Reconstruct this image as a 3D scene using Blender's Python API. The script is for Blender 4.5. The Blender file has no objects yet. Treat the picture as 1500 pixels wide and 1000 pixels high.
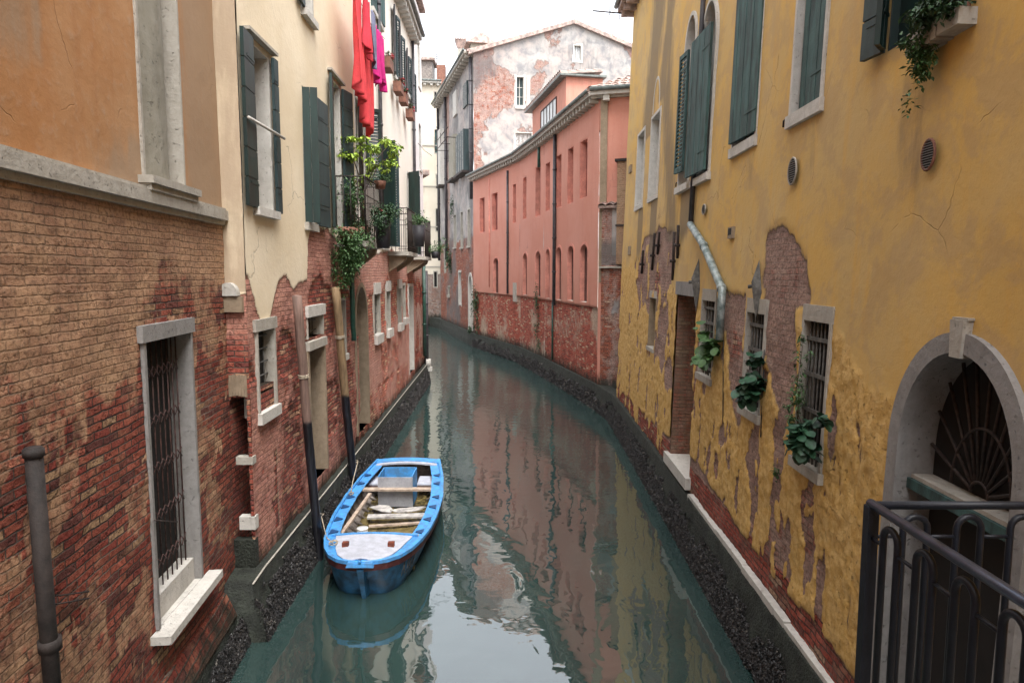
import bpy, math, random
import numpy as np
from mathutils import Vector, Matrix
R = math.radians
random.seed(7)
scene = bpy.context.scene
COL = scene.collection

# ------------------------------------------------------------------ camera
PITCH = 5.71; CAMZ = 4.5; FPX = 1000.0
cd = bpy.data.cameras.new('camera'); cam = bpy.data.objects.new('camera', cd); COL.objects.link(cam)
cam.location = (0, 0, CAMZ); cam.rotation_euler = (R(90 - PITCH), 0, 0)
cd.sensor_width = 36; cd.lens = 24.0; cd.clip_start = 0.05; cd.clip_end = 600
scene.camera = cam
# ------------------------------------------------------------------ world, sun, exposure
SUN_EL, SUN_AZ = 62, 160      # azimuth: direction the light comes from, degrees from +Y clockwise
w = bpy.data.worlds.new('World'); scene.world = w; w.use_nodes = True
nt = w.node_tree; nt.nodes.clear()
sky = nt.nodes.new('ShaderNodeTexSky'); sky.sky_type = 'NISHITA'; sky.sun_disc = False
sky.sun_elevation = R(SUN_EL); sky.sun_rotation = R(SUN_AZ); sky.air_density = 1.0; sky.dust_density = 4.0; sky.ozone_density = 1.0
hs = nt.nodes.new('ShaderNodeHueSaturation'); hs.inputs['Saturation'].default_value = 0.22
bgn = nt.nodes.new('ShaderNodeBackground'); bgn.inputs['Strength'].default_value = 0.15
wo = nt.nodes.new('ShaderNodeOutputWorld')
nt.links.new(sky.outputs[0], hs.inputs['Color']); nt.links.new(hs.outputs[0], bgn.inputs['Color']); nt.links.new(bgn.outputs[0], wo.inputs[0])
sl = bpy.data.lights.new('sun', 'SUN'); so = bpy.data.objects.new('sun', sl); COL.objects.link(so)
sl.energy = 0.55; sl.angle = R(35); sl.color = (1, .97, .93)
az = R(SUN_AZ); el = R(SUN_EL)
sdir = Vector((math.sin(az) * math.cos(el), math.cos(az) * math.cos(el), math.sin(el)))
so.rotation_euler = sdir.to_track_quat('Z', 'Y').to_euler()
so.location = (0, 0, 40)
scene.view_settings.view_transform = 'Standard'; scene.view_settings.look = 'None'
scene.view_settings.exposure = 2.15; scene.view_settings.gamma = 1
scene.render.engine = 'CYCLES'
scene.cycles.max_bounces = 6; scene.cycles.diffuse_bounces = 4; scene.cycles.glossy_bounces = 3
scene.cycles.transparent_max_bounces = 6

# ------------------------------------------------------------------ survey helpers
CP, SP = math.cos(R(PITCH)), math.sin(R(PITCH))
def ray(px, py):
    u, v = px - 750.0, 500.0 - py
    return Vector((u, FPX * CP + v * SP, v * CP - FPX * SP))
class Frame:
    """a wall plane: S runs along the wall, T up the wall, N out of it"""
    def __init__(s, O, S, T, N): s.O, s.S, s.T, s.N = Vector(O), Vector(S).normalized(), Vector(T).normalized(), Vector(N).normalized()
    def P(s, a, b, c=0.0): return s.O + s.S * a + s.T * b + s.N * c
    def hit(s, px, py, n=0.0):
        d = ray(px, py); o = Vector((0, 0, CAMZ)); q = s.O + s.N * n
        k = (q - o).dot(s.N) / d.dot(s.N); p = o + d * k - q
        return p.dot(s.S), p.dot(s.T)
    def rect(s, x0, x1, y0, y1, n=0.0):
        xm, ym = (x0 + x1) / 2, (y0 + y1) / 2
        a, b = sorted((s.hit(x0, ym, n)[0], s.hit(x1, ym, n)[0]))
        c, d = sorted((s.hit(xm, y0, n)[1], s.hit(xm, y1, n)[1]))
        return a, b, c, d
def wallframe(x0, slope, side, tilt=0.0, y0=0.0):
    S = Vector((slope, 1, 0)).normalized()
    N = Vector((1, -slope, 0)).normalized() * side
    T = (Vector((0, 0, 1)) - N * tilt).normalized()
    Nn = (N + Vector((0, 0, 1)) * tilt).normalized()
    return Frame((x0, y0, 0) , S, T, Nn)
def segframe(p, q, side):
    S = Vector((q[0] - p[0], q[1] - p[1], 0)); L = S.length; S.normalize()
    N = Vector((S.y, -S.x, 0)) * side
    return Frame((p[0], p[1], 0), S, (0, 0, 1), N), L

# ------------------------------------------------------------------ numpy noise
_RS = {}
def vn(x, y, seed):
    if seed not in _RS: _RS[seed] = np.random.RandomState(seed).rand(256, 256)
    rs = _RS[seed]
    xi = np.floor(x).astype(int); yi = np.floor(y).astype(int)
    fx = x - xi; fy = y - yi; fx = fx * fx * (3 - 2 * fx); fy = fy * fy * (3 - 2 * fy)
    g = lambda a, b: rs[a & 255, b & 255]
    return (g(xi, yi) * (1 - fx) + g(xi + 1, yi) * fx) * (1 - fy) + (g(xi, yi + 1) * (1 - fx) + g(xi + 1, yi + 1) * fx) * fy
def fbm(x, y, seed, oct=4):
    a, t, f, s = 0, 0, 1.0, 1.0
    for i in range(oct): a = a + vn(x * f + 17.3 * i, y * f + 5.1 * i, seed + i) * s; t += s; f *= 2.03; s *= .5
    return a / t
def sdpoly(x, y, pts):
    """signed distance, positive inside"""
    d = np.full(x.shape, 1e9); ins = np.zeros(x.shape, bool); n = len(pts)
    for i in range(n):
        ax, ay = pts[i]; bx, by = pts[(i + 1) % n]
        ex, ey = bx - ax, by - ay; wx, wy = x - ax, y - ay
        h = np.clip((wx * ex + wy * ey) / (ex * ex + ey * ey + 1e-12), 0, 1)
        d = np.minimum(d, np.hypot(wx - ex * h, wy - ey * h))
        c = ((ay > y) != (by > y)) & (x < (bx - ax) * (y - ay) / ((by - ay) if by != ay else 1e-9) + ax)
        ins ^= c
    return np.where(ins, d, -d)

# ------------------------------------------------------------------ mesh builder
class MB:
    def __init__(s): s.v = []; s.f = []; s.uv = []; s.sm = []
    def face(s, pts, uvs=None, smooth=False):
        i = len(s.v); s.v += [Vector(p) for p in pts]; s.f.append(list(range(i, i + len(pts))))
        if uvs is None: uvs = [(p[0] + p[1] * .7, p[2] + p[1] * .2) for p in pts]
        s.uv += list(uvs); s.sm.append(smooth)
    def mesh(s, verts, faces, uvs=None, smooth=True):
        i = len(s.v); s.v += [Vector(p) for p in verts]
        for f in faces:
            s.f.append([i + k for k in f]); s.sm.append(smooth)
            s.uv += [(uvs[k] if uvs else (verts[k][0] + verts[k][1], verts[k][2])) for k in f]
    def box(s, fr, a0, a1, b0, b1, c0, c1, skew=0.0):
        P = fr.P
        def q(l): s.face([P(*p) for p in l], [uvf(p) for p in l])
        uvf = lambda p: (p[0], p[1])
        q([(a0, b0, c1), (a1, b0, c1), (a1, b1, c1), (a0, b1, c1)])
        q([(a1, b0, c0), (a0, b0, c0), (a0, b1, c0), (a1, b1, c0)])
        uvf = lambda p: (p[2] + .37, p[1])
        q([(a0, b0, c0), (a0, b0, c1), (a0, b1, c1), (a0, b1, c0)])
        q([(a1, b0, c1), (a1, b0, c0), (a1, b1, c0), (a1, b1, c1)])
        uvf = lambda p: (p[0], p[2] + .21)
        q([(a0, b1, c1), (a1, b1, c1), (a1, b1, c0), (a0, b1, c0)])
        q([(a0, b0, c0), (a1, b0, c0), (a1, b0, c1), (a0, b0, c1)])
        return s
    def hexa(s, c8):
        """eight corners: bottom 4 then top 4, counterclockwise"""
        for f in ((0, 3, 2, 1), (4, 5, 6, 7), (0, 1, 5, 4), (1, 2, 6, 5), (2, 3, 7, 6), (3, 0, 4, 7)): s.face([c8[k] for k in f])
        return s
    def tube(s, pts, r, seg=8, cap=True, r2=None):
        pts = [Vector(p) for p in pts]; n = len(pts); vs = []; fs = []
        up = Vector((0, 0, 1))
        a = None
        for i, p in enumerate(pts):
            d = (pts[min(i + 1, n - 1)] - pts[max(i - 1, 0)]).normalized()
            if a is None: a = d.cross(up) if abs(d.dot(up)) < .95 else d.cross(Vector((0, 1, 0)))
            else: a = a - d * a.dot(d)
            a.normalize(); b = d.cross(a)
            rr = r if r2 is None else r + (r2 - r) * i / (n - 1)
            for k in range(seg):
                t = 2 * math.pi * k / seg; vs.append(p + a * math.cos(t) * rr + b * math.sin(t) * rr)
        for i in range(n - 1):
            for k in range(seg):
                k2 = (k + 1) % seg; fs.append((i * seg + k, i * seg + k2, (i + 1) * seg + k2, (i + 1) * seg + k))
        if cap:
            fs.append(tuple(range(seg - 1, -1, -1))); fs.append(tuple((n - 1) * seg + k for k in range(seg)))
        s.mesh(vs, fs, smooth=True); return s
    def build(s, name, mat, parent=None, auto=False):
        me = bpy.data.meshes.new(name); org = Vector((0, 0, 0))
        p = parent
        while p is not None: org = org + p.location; p = p.parent
        me.from_pydata([tuple(q - org) for q in s.v], [], s.f); 
        uvl = me.uv_layers.new(name='UVMap'); uvl.data.foreach_set('uv', [c for t in s.uv for c in t])
        me.polygons.foreach_set('use_smooth', s.sm)
        me.materials.append(mat)
        o = bpy.data.objects.new(name, me); COL.objects.link(o)
        if parent: o.parent = parent
        me.update(); return o
def smooth_edges(o, ang=35):
    pass
def empty(name, loc, label, cat, group=None):
    o = bpy.data.objects.new(name, None); COL.objects.link(o); o.location = loc; o.empty_display_size = .2
    o['label'] = label; o['category'] = cat
    if group: o['group'] = group
    return o
def tag(o, label, cat, group=None, kind=None):
    o['label'] = label; o['category'] = cat
    if group: o['group'] = group
    if kind: o['kind'] = kind
    return o
def recenter(o):
    """put a one-mesh thing's origin at its base"""
    me = o.data; co = np.zeros(len(me.vertices) * 3); me.vertices.foreach_get('co', co); co = co.reshape(-1, 3)
    c = np.array([(co[:, 0].min() + co[:, 0].max()) / 2, (co[:, 1].min() + co[:, 1].max()) / 2, co[:, 2].min()])
    me.vertices.foreach_set('co', (co - c).ravel()); o.location = Vector(c); return o

# ------------------------------------------------------------------ materials
class Nd:
    def __init__(s, name):
        s.m = bpy.data.materials.new(name); s.m.use_nodes = True; s.t = s.m.node_tree
        s.b = s.t.nodes['Principled BSDF']; s._uv = None
    def n(s, typ, ins=None, out=0, **kw):
        nd = s.t.nodes.new('ShaderNode' + typ)
        for k, v in kw.items(): setattr(nd, k, v)
        for k, v in (ins or {}).items():
            if hasattr(v, 'is_linked') or isinstance(v, bpy.types.NodeSocket): s.t.links.new(v, nd.inputs[k])
            else:
                if isinstance(v, tuple) and len(v) == 3 and nd.inputs[k].type == 'RGBA': v = (*v, 1)
                nd.inputs[k].default_value = v
        return nd.outputs[out]
    def uv(s): 
        if s._uv is None: s._uv = s.n('TexCoord', out='UV')
        return s._uv
    def obj(s): return s.n('TexCoord', out='Object')
    def sc(s, vec, x, y, z=1.0): return s.n('Mapping', {'Vector': vec, 'Scale': (x, y, z)})
    def noise(s, vec, scale=1.0, detail=4, rough=.55, out=0, dist=0.0):
        return s.n('TexNoise', {'Vector': vec, 'Scale': scale, 'Detail': detail, 'Roughness': rough, 'Distortion': dist}, out=out)
    def math(s, op, a, b=0.0, c=0.0): return s.n('Math', {0: a, 1: b, 2: c}, operation=op)
    def ramp(s, f, a, b): return s.n('MapRange', {'Value': f, 'From Min': a, 'From Max': b, 'To Min': 0.0, 'To Max': 1.0}, interpolation_type='SMOOTHSTEP')
    def mix(s, f, a, b, mode='MIX'):
        nd = s.t.nodes.new('ShaderNodeMix'); nd.data_type = 'RGBA'; nd.blend_type = mode
        for i, v in ((0, f), (6, a), (7, b)):
            if isinstance(v, bpy.types.NodeSocket): s.t.links.new(v, nd.inputs[i])
            else: nd.inputs[i].default_value = (*v, 1) if isinstance(v, tuple) and len(v) == 3 else v
        return nd.outputs[2]
    def out(s, col=None, rough=None, bump=None, bd=1.0, metal=0.0, spec=None):
        def put(k, v):
            if v is None: return
            if isinstance(v, bpy.types.NodeSocket): s.t.links.new(v, s.b.inputs[k])
            else: s.b.inputs[k].default_value = (*v, 1) if isinstance(v, tuple) and len(v) == 3 else v
        put('Base Color', col); put('Roughness', rough); put('Metallic', metal); put('Specular IOR Level', spec)
        if bump is not None:
            put('Normal', s.n('Bump', {'Height': bump, 'Strength': 1.0, 'Distance': bd}))
        return s.m
def srgb(r, g, b):
    f = lambda c: (c / 255 / 12.92) if c / 255 <= .04045 else ((c / 255 + .055) / 1.055) ** 2.4
    return (f(r), f(g), f(b))
def simple(name, col, rough=.6, var=.25, scale=6, bump=.002, metal=0.0, dark=None, streak=False, spec=None):
    m = Nd(name); v = m.obj()
    vv = m.sc(v, 1, 1, .25) if streak else v
    n1 = m.noise(vv, scale, 5, .6); n2 = m.noise(v, scale * 6, 3)
    c2 = dark or tuple(c * (1 - var * 1.6) for c in col); c1 = tuple(min(1, c * (1 + var * .6)) for c in col)
    c = m.mix(m.ramp(n1, .32, .68), c2, c1)
    c = m.mix(m.math('MULTIPLY', m.ramp(n2, .45, .75), .35), c, tuple(x * .55 for x in col))
    return m.out(c, rough, m.math('ADD', m.math('MULTIPLY', n1, bump), m.math('MULTIPLY', n2, bump)) if bump else None, metal=metal, spec=spec)
def wallmat(name, plaster, brick, wash, stain_shade, algae=(.012, .016, .010), pn=None, rw=.068, bw=.25, mort=(.20, .15, .12),
            edge=.16, wl=.4, streak=.35, rough_pl=1.0, washedge=.3, erode=.5, mottle=None, mottle_amt=.0, lowcol=None, msoft=(.47, .58), alg=(.8, 1.25)):
    m = Nd(name); uv = m.uv(); at = m.n('Attribute', out='Color', attribute_name='mask'); al = m.n('Attribute', out='Alpha', attribute_name='mask')
    sp = m.t.nodes.new('ShaderNodeSeparateColor'); m.t.links.new(at, sp.inputs[0]); Rm, Gm, Bm = sp.outputs
    # bricks
    wob = m.noise(uv, 2.2, 3, out='Color'); wob = m.n('VectorMath', {0: wob, 1: (.5, .5, .5)}, operation='SUBTRACT')
    wob = m.n('VectorMath', {0: wob, 3: .045}, operation='SCALE')
    wb2 = m.noise(uv, 14, 2, out='Color'); wb2 = m.n('VectorMath', {0: wb2, 1: (.5, .5, .5)}, operation='SUBTRACT'); wb2 = m.n('VectorMath', {0: wb2, 3: .016}, operation='SCALE')
    v = m.n('VectorMath', {0: m.n('VectorMath', {0: uv, 1: wob}, operation='ADD'), 1: wb2}, operation='ADD')
    bt = m.t.nodes.new('ShaderNodeTexBrick'); bt.offset = .5
    m.t.links.new(v, bt.inputs['Vector'])
    for k, val in (('Color1', (0, 0, 0, 1)), ('Color2', (1, 1, 1, 1)), ('Mortar', (.5, .5, .5, 1)), ('Scale', 1.0), ('Mortar Size', .009), ('Mortar Smooth', .6), ('Bias', 0.0), ('Brick Width', bw), ('Row Height', rw)): bt.inputs[k].default_value = val
    br = bt.outputs['Color']; fac = bt.outputs['Fac']
    c = m.mix(m.ramp(br, 0, .5), brick[0], brick[1]); c = m.mix(m.ramp(br, .5, .8), c, brick[2]); c = m.mix(m.ramp(br, .86, .95), c, brick[3])
    nb = m.noise(uv, 22, 5, .65); big = m.noise(uv, 1.1, 4, .6)
    c = m.mix(m.math('MULTIPLY', m.ramp(nb, .42, .68), .7), c, tuple(x * .32 for x in brick[0]))  # cavity shade mixed into the brick colour by noise
    ero = m.ramp(m.noise(uv, 4.5, 5, .65), .52, .70)
    c = m.mix(m.math('MULTIPLY', ero, erode), c, brick[3])
    mo = m.mix(m.ramp(big, .45, .7), tuple(x * .22 for x in mort), mort)  # joint shadow is painted into the mortar colour
    c = m.mix(fac, c, mo)
    hb = m.math('ADD', m.math('MULTIPLY', fac, -.020), m.math('MULTIPLY', nb, .024))
    hb = m.math('ADD', hb, m.math('MULTIPLY', br, .008)); hb = m.math('SUBTRACT', hb, m.math('MULTIPLY', m.ramp(m.noise(uv, 6.5, 4, .6), .55, .68), .016))
    pit_ = m.ramp(m.noise(m.sc(uv, 1, 1.5), 12, 4, .7), .60, .68); c = m.mix(m.math('MULTIPLY', pit_, .6), c, tuple(x * .22 for x in brick[0])); hb = m.math('SUBTRACT', hb, m.math('MULTIPLY', pit_, .014))  # pit shade is darkened into the colour, besides the bump
    # wash: a thin old coat over the bricks
    nw = m.noise(m.sc(uv, 1, .7), 5, 6, .62)
    wf = m.ramp(m.math('ADD', Gm, m.math('MULTIPLY', m.math('SUBTRACT', nw, .5), 1.1)), .5 - washedge * .5, .5 + washedge * .5)
    wc = m.mix(m.ramp(m.noise(uv, 2.3, 5, .6), .35, .65), wash[0], wash[1])
    wc = m.mix(m.math('MULTIPLY', fac, m.math('MULTIPLY', m.ramp(big, .38, .6), .75)), wc, tuple(x * .5 for x in wash[0]))
    wc = m.mix(m.math('MULTIPLY', m.ramp(nb, .45, .66), .65), wc, tuple(x * .38 for x in wash[1]))
    wf2 = m.math('MULTIPLY', wf, .9)
    c = m.mix(wf2, c, wc); hb = m.math('MULTIPLY', hb, m.math('SUBTRACT', 1.0, m.math('MULTIPLY', wf, .25)))
    wlf = m.math('MULTIPLY', wf, wl); lum = m.math('MULTIPLY', m.noise(m.sc(uv, 1, 1.2), 9, 7, .68), .05)
    hb = m.math('ADD', m.math('MULTIPLY', hb, m.math('SUBTRACT', 1.0, wlf)), m.math('MULTIPLY', m.math('SUBTRACT', lum, .03), wlf))
    # plaster shell
    n1 = m.noise(uv, .55, 5, .6); n2 = m.noise(m.sc(uv, 3.0, .32), 1.6, 5, .6); n3 = m.noise(uv, 9, 6, .65); n4 = m.noise(uv, 60, 3, .6)
    pc = m.mix(m.ramp(n1, .35, .65), plaster[0], plaster[1]); pc = m.mix(m.math('MULTIPLY', m.ramp(n2, .48, .72), streak), pc, plaster[2])
    pc = m.mix(m.math('MULTIPLY', m.ramp(n3, .5, .75), .3), pc, plaster[3])
    if mottle: pc = m.mix(m.math('MULTIPLY', m.ramp(m.noise(uv, 1.7, 7, .66, dist=.4), *msoft), mottle_amt), pc, mottle)
    if lowcol: pc = m.mix(m.math('MULTIPLY', m.ramp(al, .1, .9), .8), pc, m.mix(m.ramp(n3, .38, .62), lowcol[0], lowcol[1]))
    pc = m.mix(m.math('MULTIPLY', m.ramp(n4, .55, .8), .35), pc, tuple(x * .6 for x in plaster[0]))
    hairl = m.n('TexVoronoi', {'Vector': m.n('VectorMath', {0: uv, 1: m.n('VectorMath', {0: wob, 3: 6.0}, operation='SCALE')}, operation='ADD'), 'Scale': .9}, out='Distance', feature='DISTANCE_TO_EDGE')
    crk = m.math('MULTIPLY', m.math('SUBTRACT', 1.0, m.ramp(hairl, .0, .006)), m.ramp(big, .5, .6))
    pc = m.mix(m.math('MULTIPLY', crk, .5), pc, tuple(x * .35 for x in plaster[0]))
    nz = m.noise(m.sc(uv, 1, .55), 7, 7, .68)
    rf = m.math('ADD', Rm, m.math('MULTIPLY', m.math('SUBTRACT', nz, .5), edge * 2))
    pm = m.ramp(rf, .485, .515)
    rim = m.math('MULTIPLY', m.ramp(rf, .44, .50), m.math('SUBTRACT', 1.0, m.ramp(rf, .50, .57)))
    pitn = m.ramp(m.noise(m.sc(uv, 1.2, 1), 19, 5, .7), .58, .68); pita = m.math('MULTIPLY', pitn, m.ramp(al, .2, .8))
    pc = m.mix(m.math('MULTIPLY', pita, .55), pc, tuple(x * .38 for x in plaster[0]))
    lump = m.math('MULTIPLY', m.math('ADD', m.math('SUBTRACT', m.math('MULTIPLY', m.noise(uv, 16, 6, .68), .012 * rough_pl), m.math('MULTIPLY', pitn, .008 * rough_pl)), m.math('MULTIPLY', n4, .002)), m.ramp(al, .2, .8))
    c = m.mix(pm, c, pc); c = m.mix(m.math('MULTIPLY', rim, .5), c, tuple(x * .45 for x in wash[0]))
    hp = m.math('ADD', m.math('ADD', lump, m.math('MULTIPLY', n3, .006)), .016)
    hp = m.math('SUBTRACT', hp, m.math('MULTIPLY', crk, .003))
    h = m.math('ADD', m.math('MULTIPLY', hb, m.math('SUBTRACT', 1.0, pm)), m.math('MULTIPLY', hp, pm))
    # stains and the return face's painted shade (B) and algae from the water line up
    sf = m.ramp(m.math('ADD', Bm, m.math('MULTIPLY', m.math('SUBTRACT', m.noise(m.sc(uv, 2.6, .5), 2.2, 6, .65), .5), .9)), .3, .8)
    c = m.mix(m.math('MULTIPLY', sf, .75), c, m.mix(.75, c, stain_shade, 'MULTIPLY') if False else stain_shade)
    z = m.n('SeparateXYZ', {0: uv}, out=1)
    af = m.math('SUBTRACT', 1.0, m.ramp(m.math('ADD', z, m.math('MULTIPLY', m.math('SUBTRACT', m.noise(m.sc(uv, 3, 1), 2, 5, .65), .5), 1.0 * (alg[1] - alg[0]) / .4)), alg[0], alg[1]))
    c = m.mix(m.math('MULTIPLY', af, .9), c, algae)
    return m.out(c, .88, h, 1.0, spec=.25)

M = {}
BR = [srgb(150, 66, 52), srgb(176, 88, 68), srgb(132, 72, 62), srgb(196, 158, 120)]
M['orange'] = wallmat('orange_plaster_brick', [(.36, .17, .065), (.42, .24, .12), (.30, .125, .045), (.42, .33, .25)], [srgb(126, 58, 48), srgb(150, 82, 64), srgb(96, 56, 50), srgb(158, 128, 98)],
    [srgb(182, 146, 114), srgb(150, 116, 92)], srgb(150, 130, 108), edge=.14, washedge=.35, erode=.35, alg=(.22, .50))
M['cream'] = wallmat('cream_plaster_brick', [(.68, .57, .40), (.74, .64, .48), (.62, .50, .34), (.66, .55, .42)], [srgb(138, 66, 56), srgb(160, 88, 72), srgb(116, 66, 60), srgb(180, 140, 112)],
    [srgb(190, 140, 122), srgb(170, 120, 106)], srgb(160, 140, 120), edge=.13, streak=.2, rough_pl=.3, washedge=.5, alg=(.70, 1.05))
M['cream2'] = wallmat('pale_cream_plaster_brick', [(.80, .74, .64), (.82, .78, .70), (.74, .66, .54), (.78, .72, .64)], [srgb(190, 104, 86), srgb(206, 124, 100), srgb(160, 96, 84), srgb(214, 176, 140)], [srgb(206, 160, 144), srgb(188, 140, 126)], srgb(170, 150, 130), edge=.13, streak=.2, rough_pl=.3, washedge=.5, alg=(.70, 1.05))
M['yellow'] = wallmat('yellow_plaster_brick', [(.58, .365, .11), (.53, .37, .16), (.63, .35, .07), (.47, .34, .18)], [srgb(150, 70, 56), srgb(170, 90, 74), srgb(128, 74, 64), srgb(170, 140, 116)],
    [srgb(168, 142, 128), srgb(140, 116, 106)], srgb(112, 100, 84), edge=.17, streak=.45, rough_pl=1.5, washedge=.45, mottle=(.42, .29, .15), mottle_amt=.5, wl=.9, lowcol=((.50, .29, .075), (.66, .43, .16)), alg=(.55, .95))
M['pink'] = wallmat('pink_plaster_brick', [(.50, .215, .155), (.53, .25, .19), (.43, .17, .125), (.52, .30, .24)], [srgb(176, 82, 66), srgb(196, 104, 84), srgb(150, 78, 66), srgb(210, 176, 146)],
    [srgb(196, 176, 156), srgb(170, 150, 132)], srgb(150, 110, 92), edge=.03, streak=.3, rough_pl=.1, washedge=.4)
M['gable'] = wallmat('peeling_plaster_brick', [(.37, .315, .285), (.345, .33, .31), (.26, .25, .24), (.38, .28, .245)], [srgb(160, 88, 70), srgb(172, 106, 84), srgb(138, 88, 74), srgb(184, 154, 134)],
    [srgb(170, 148, 138), srgb(150, 124, 116)], srgb(98, 96, 96), edge=.24, streak=.6, mottle=(.17, .17, .18), mottle_amt=.8, msoft=(.40, .68), algae=(.03, .035, .03))
M['beige'] = wallmat('far_beige_plaster', [(.56, .50, .40), (.62, .56, .46), (.50, .45, .36), (.60, .52, .44)], [srgb(150, 120, 108), srgb(160, 126, 112), srgb(120, 104, 98), srgb(190, 176, 160)],
    [srgb(160, 148, 140), srgb(140, 126, 118)], srgb(130, 122, 112), edge=.2, streak=.4)
M['white'] = wallmat('white_plaster', [(.78, .76, .74), (.74, .70, .68), (.72, .68, .66), (.78, .74, .70)], BR, [srgb(196, 166, 150), srgb(176, 140, 126)], srgb(170, 160, 150), edge=.13, streak=.2, rough_pl=.2)
def stone(name, a, b, pit=.5, sc=1.0):
    m = Nd(name); v = m.obj(); n1 = m.noise(v, 2.2 * sc, 5, .65); n2 = m.noise(v, 26 * sc, 5, .7); n3 = m.noise(v, 9 * sc, 6, .7); n4 = m.noise(m.sc(v, 1, 1, .2), 7, 5, .6)
    c = m.mix(m.ramp(n3, .3, .7), a, b); c = m.mix(m.math('MULTIPLY', m.ramp(n4, .5, .72), .35), c, tuple(x * .5 for x in b)); c = m.mix(m.math('MULTIPLY', m.ramp(n1, .5, .68), .3), c, tuple(x * .62 for x in a))
    pt = m.ramp(n2, .60, .70); c = m.mix(m.math('MULTIPLY', pt, pit), c, tuple(x * .3 for x in b))
    return m.out(c, .88, m.math('SUBTRACT', m.math('MULTIPLY', n3, .012), m.math('MULTIPLY', pt, .006)), spec=.2)
M['stone'] = stone('weathered_istrian_stone', (.34, .315, .27), (.40, .375, .33))
M['whitestone'] = stone('pale_istrian_stone', (.46, .44, .40), (.54, .52, .48), .75)
M['greystone'] = stone('grey_stone_lintel', (.22, .21, .20), (.27, .26, .25))
M['render_grey'] = stone('grey_cement_render', (.24, .225, .18), (.30, .285, .24), .3, .6)
M['revealbeige'] = stone('beige_rough_reveal', (.235, .18, .125), (.30, .235, .165), .5)
M['dark'] = simple('dark_interior', (.012, .010, .009), .9, .2, 3, 0)
M['darkwood'] = simple('dark_red_brown_wood', (.05, .022, .016), .7, .3, 8, .003, streak=True)
M['glass'] = simple('dark_window_glass', (.02, .025, .028), .12, .2, 2, 0, spec=.6)
M['curtain'] = simple('pale_curtained_glass', (.50, .52, .52), .35, .15, 3, 0)
M['shut'] = simple('dark_green_shutter_paint', (.003, .022, .019), .5, .3, 5, .001, streak=True)
M['shutgrey'] = simple('grey_green_worn_shutter', (.022, .044, .047), .6, .3, 7, .0015, streak=True)
M['teal'] = simple('weathered_teal_shutter', (.034, .082, .078), .72, .4, 7, .003, dark=(.014, .030, .028), streak=True)
M['iron'] = simple('rusty_iron_bars', (.035, .022, .018), .7, .4, 20, .001)
M['ironred'] = simple('red_brown_iron_lattice', (.07, .033, .028), .7, .4, 20, .001)
M['greyiron'] = simple('grey_flat_iron_bars', (.12, .115, .105), .8, .3, 18, .001)
M['pipe'] = simple('dark_lead_pipe', (.05, .045, .05), .55, .3, 8, .001)
M['pipegreen'] = simple('green_painted_pipe', (.015, .065, .045), .45, .3, 8, .001)
M['zinc'] = simple('patchy_zinc_pipe', (.30, .34, .335), .5, .4, 9, .001, dark=(.10, .14, .135), metal=.3)
M['copperbrown'] = simple('brown_rust_pipe', (.022, .016, .014), .8, .4, 10, .003)
M['tile'] = simple('terracotta_roof_tile', (.40, .29, .25), .85, .35, 5, .006, dark=(.20, .16, .145))
M['terracotta'] = simple('terracotta_pot', (.20, .085, .055), .8, .25, 9, .002)
M['blackpot'] = simple('dark_plastic_planter', (.03, .028, .034), .6, .3, 6, .001)
M['gutter'] = simple('grey_green_gutter', (.13, .15, .14), .6, .3, 6, .001)
M['rail'] = simple('painted_blue_grey_steel', (.010, .012, .018), .45, .2, 14, .0006, spec=.3)
M['railtop'] = simple('worn_steel_handrail', (.05, .06, .09), .28, .25, 14, .0006, metal=.5)
M['blue'] = simple('bright_blue_boat_paint', (.050, .27, .62), .5, .3, 9, .0015, dark=(.07, .20, .40))
M['darkblue'] = simple('dark_blue_paint', (.010, .055, .16), .4, .2, 7, .0008)
M['hull'] = simple('deep_blue_hull_paint', (.010, .085, .18), .5, .45, 6, .0015)
M['maroon'] = simple('dark_maroon_rubbing_strake', (.055, .012, .012), .5, .3, 9, .001)
M['deck'] = simple('light_grey_painted_deck', (.42, .44, .50), .6, .12, 9, .0015)
M['boxgrey'] = simple('grey_painted_plywood', (.33, .34, .37), .55, .12, 4, .0008)
M['woodpale'] = simple('pale_weathered_timber', (.42, .33, .26), .75, .25, 9, .002)
M['woodgrey'] = simple('grey_weathered_board', (.42, .40, .38), .8, .3, 9, .002)
M['inner'] = simple('grey_boat_ribs', (.22, .19, .17), .75, .35, 8, .002)
M['floorb'] = simple('wet_olive_floorboards', (.15, .115, .045), .25, .4, 8, .001)
M['whiteplastic'] = simple('white_plastic', (.75, .76, .76), .4, .06, 5, 0)
M['rustred'] = simple('rust_red_bollard', (.16, .035, .015), .7, .3, 14, .002)
M['rope'] = simple('pale_rope', (.38, .32, .24), .9, .3, 30, .002)
M['moss'] = simple('black_green_algae_stone', (.016, .020, .014), .8, .6, 5, .03, dark=(.007, .009, .006))
M['quaytop'] = simple('damp_grey_ledge', (.085, .085, .065), .6, .5, 5, .008)
M['mussel'] = simple('dark_mussel_shells', (.022, .020, .020), .5, .5, 9, 0, dark=(.006, .006, .006))
M['barn'] = simple('pale_barnacle_shells', (.11, .10, .085), .8, .5, 25, 0)
M['leafdark'] = simple('dark_green_leaves', (.024, .065, .018), .5, .5, 18, 0, dark=(.012, .036, .012))
M['leaf'] = simple('mid_green_leaves', (.045, .105, .026), .55, .4, 18, 0, dark=(.03, .075, .02))
M['leafyel'] = simple('yellow_green_leaves', (.32, .42, .045), .55, .35, 14, 0, dark=(.14, .24, .03))
M['leafblue'] = simple('blue_green_glossy_leaves', (.020, .075, .036), .55, .4, 9, 0, dark=(.008, .034, .017))
M['stem'] = simple('brown_plant_stems', (.10, .065, .035), .9, .3, 12, 0)
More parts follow.
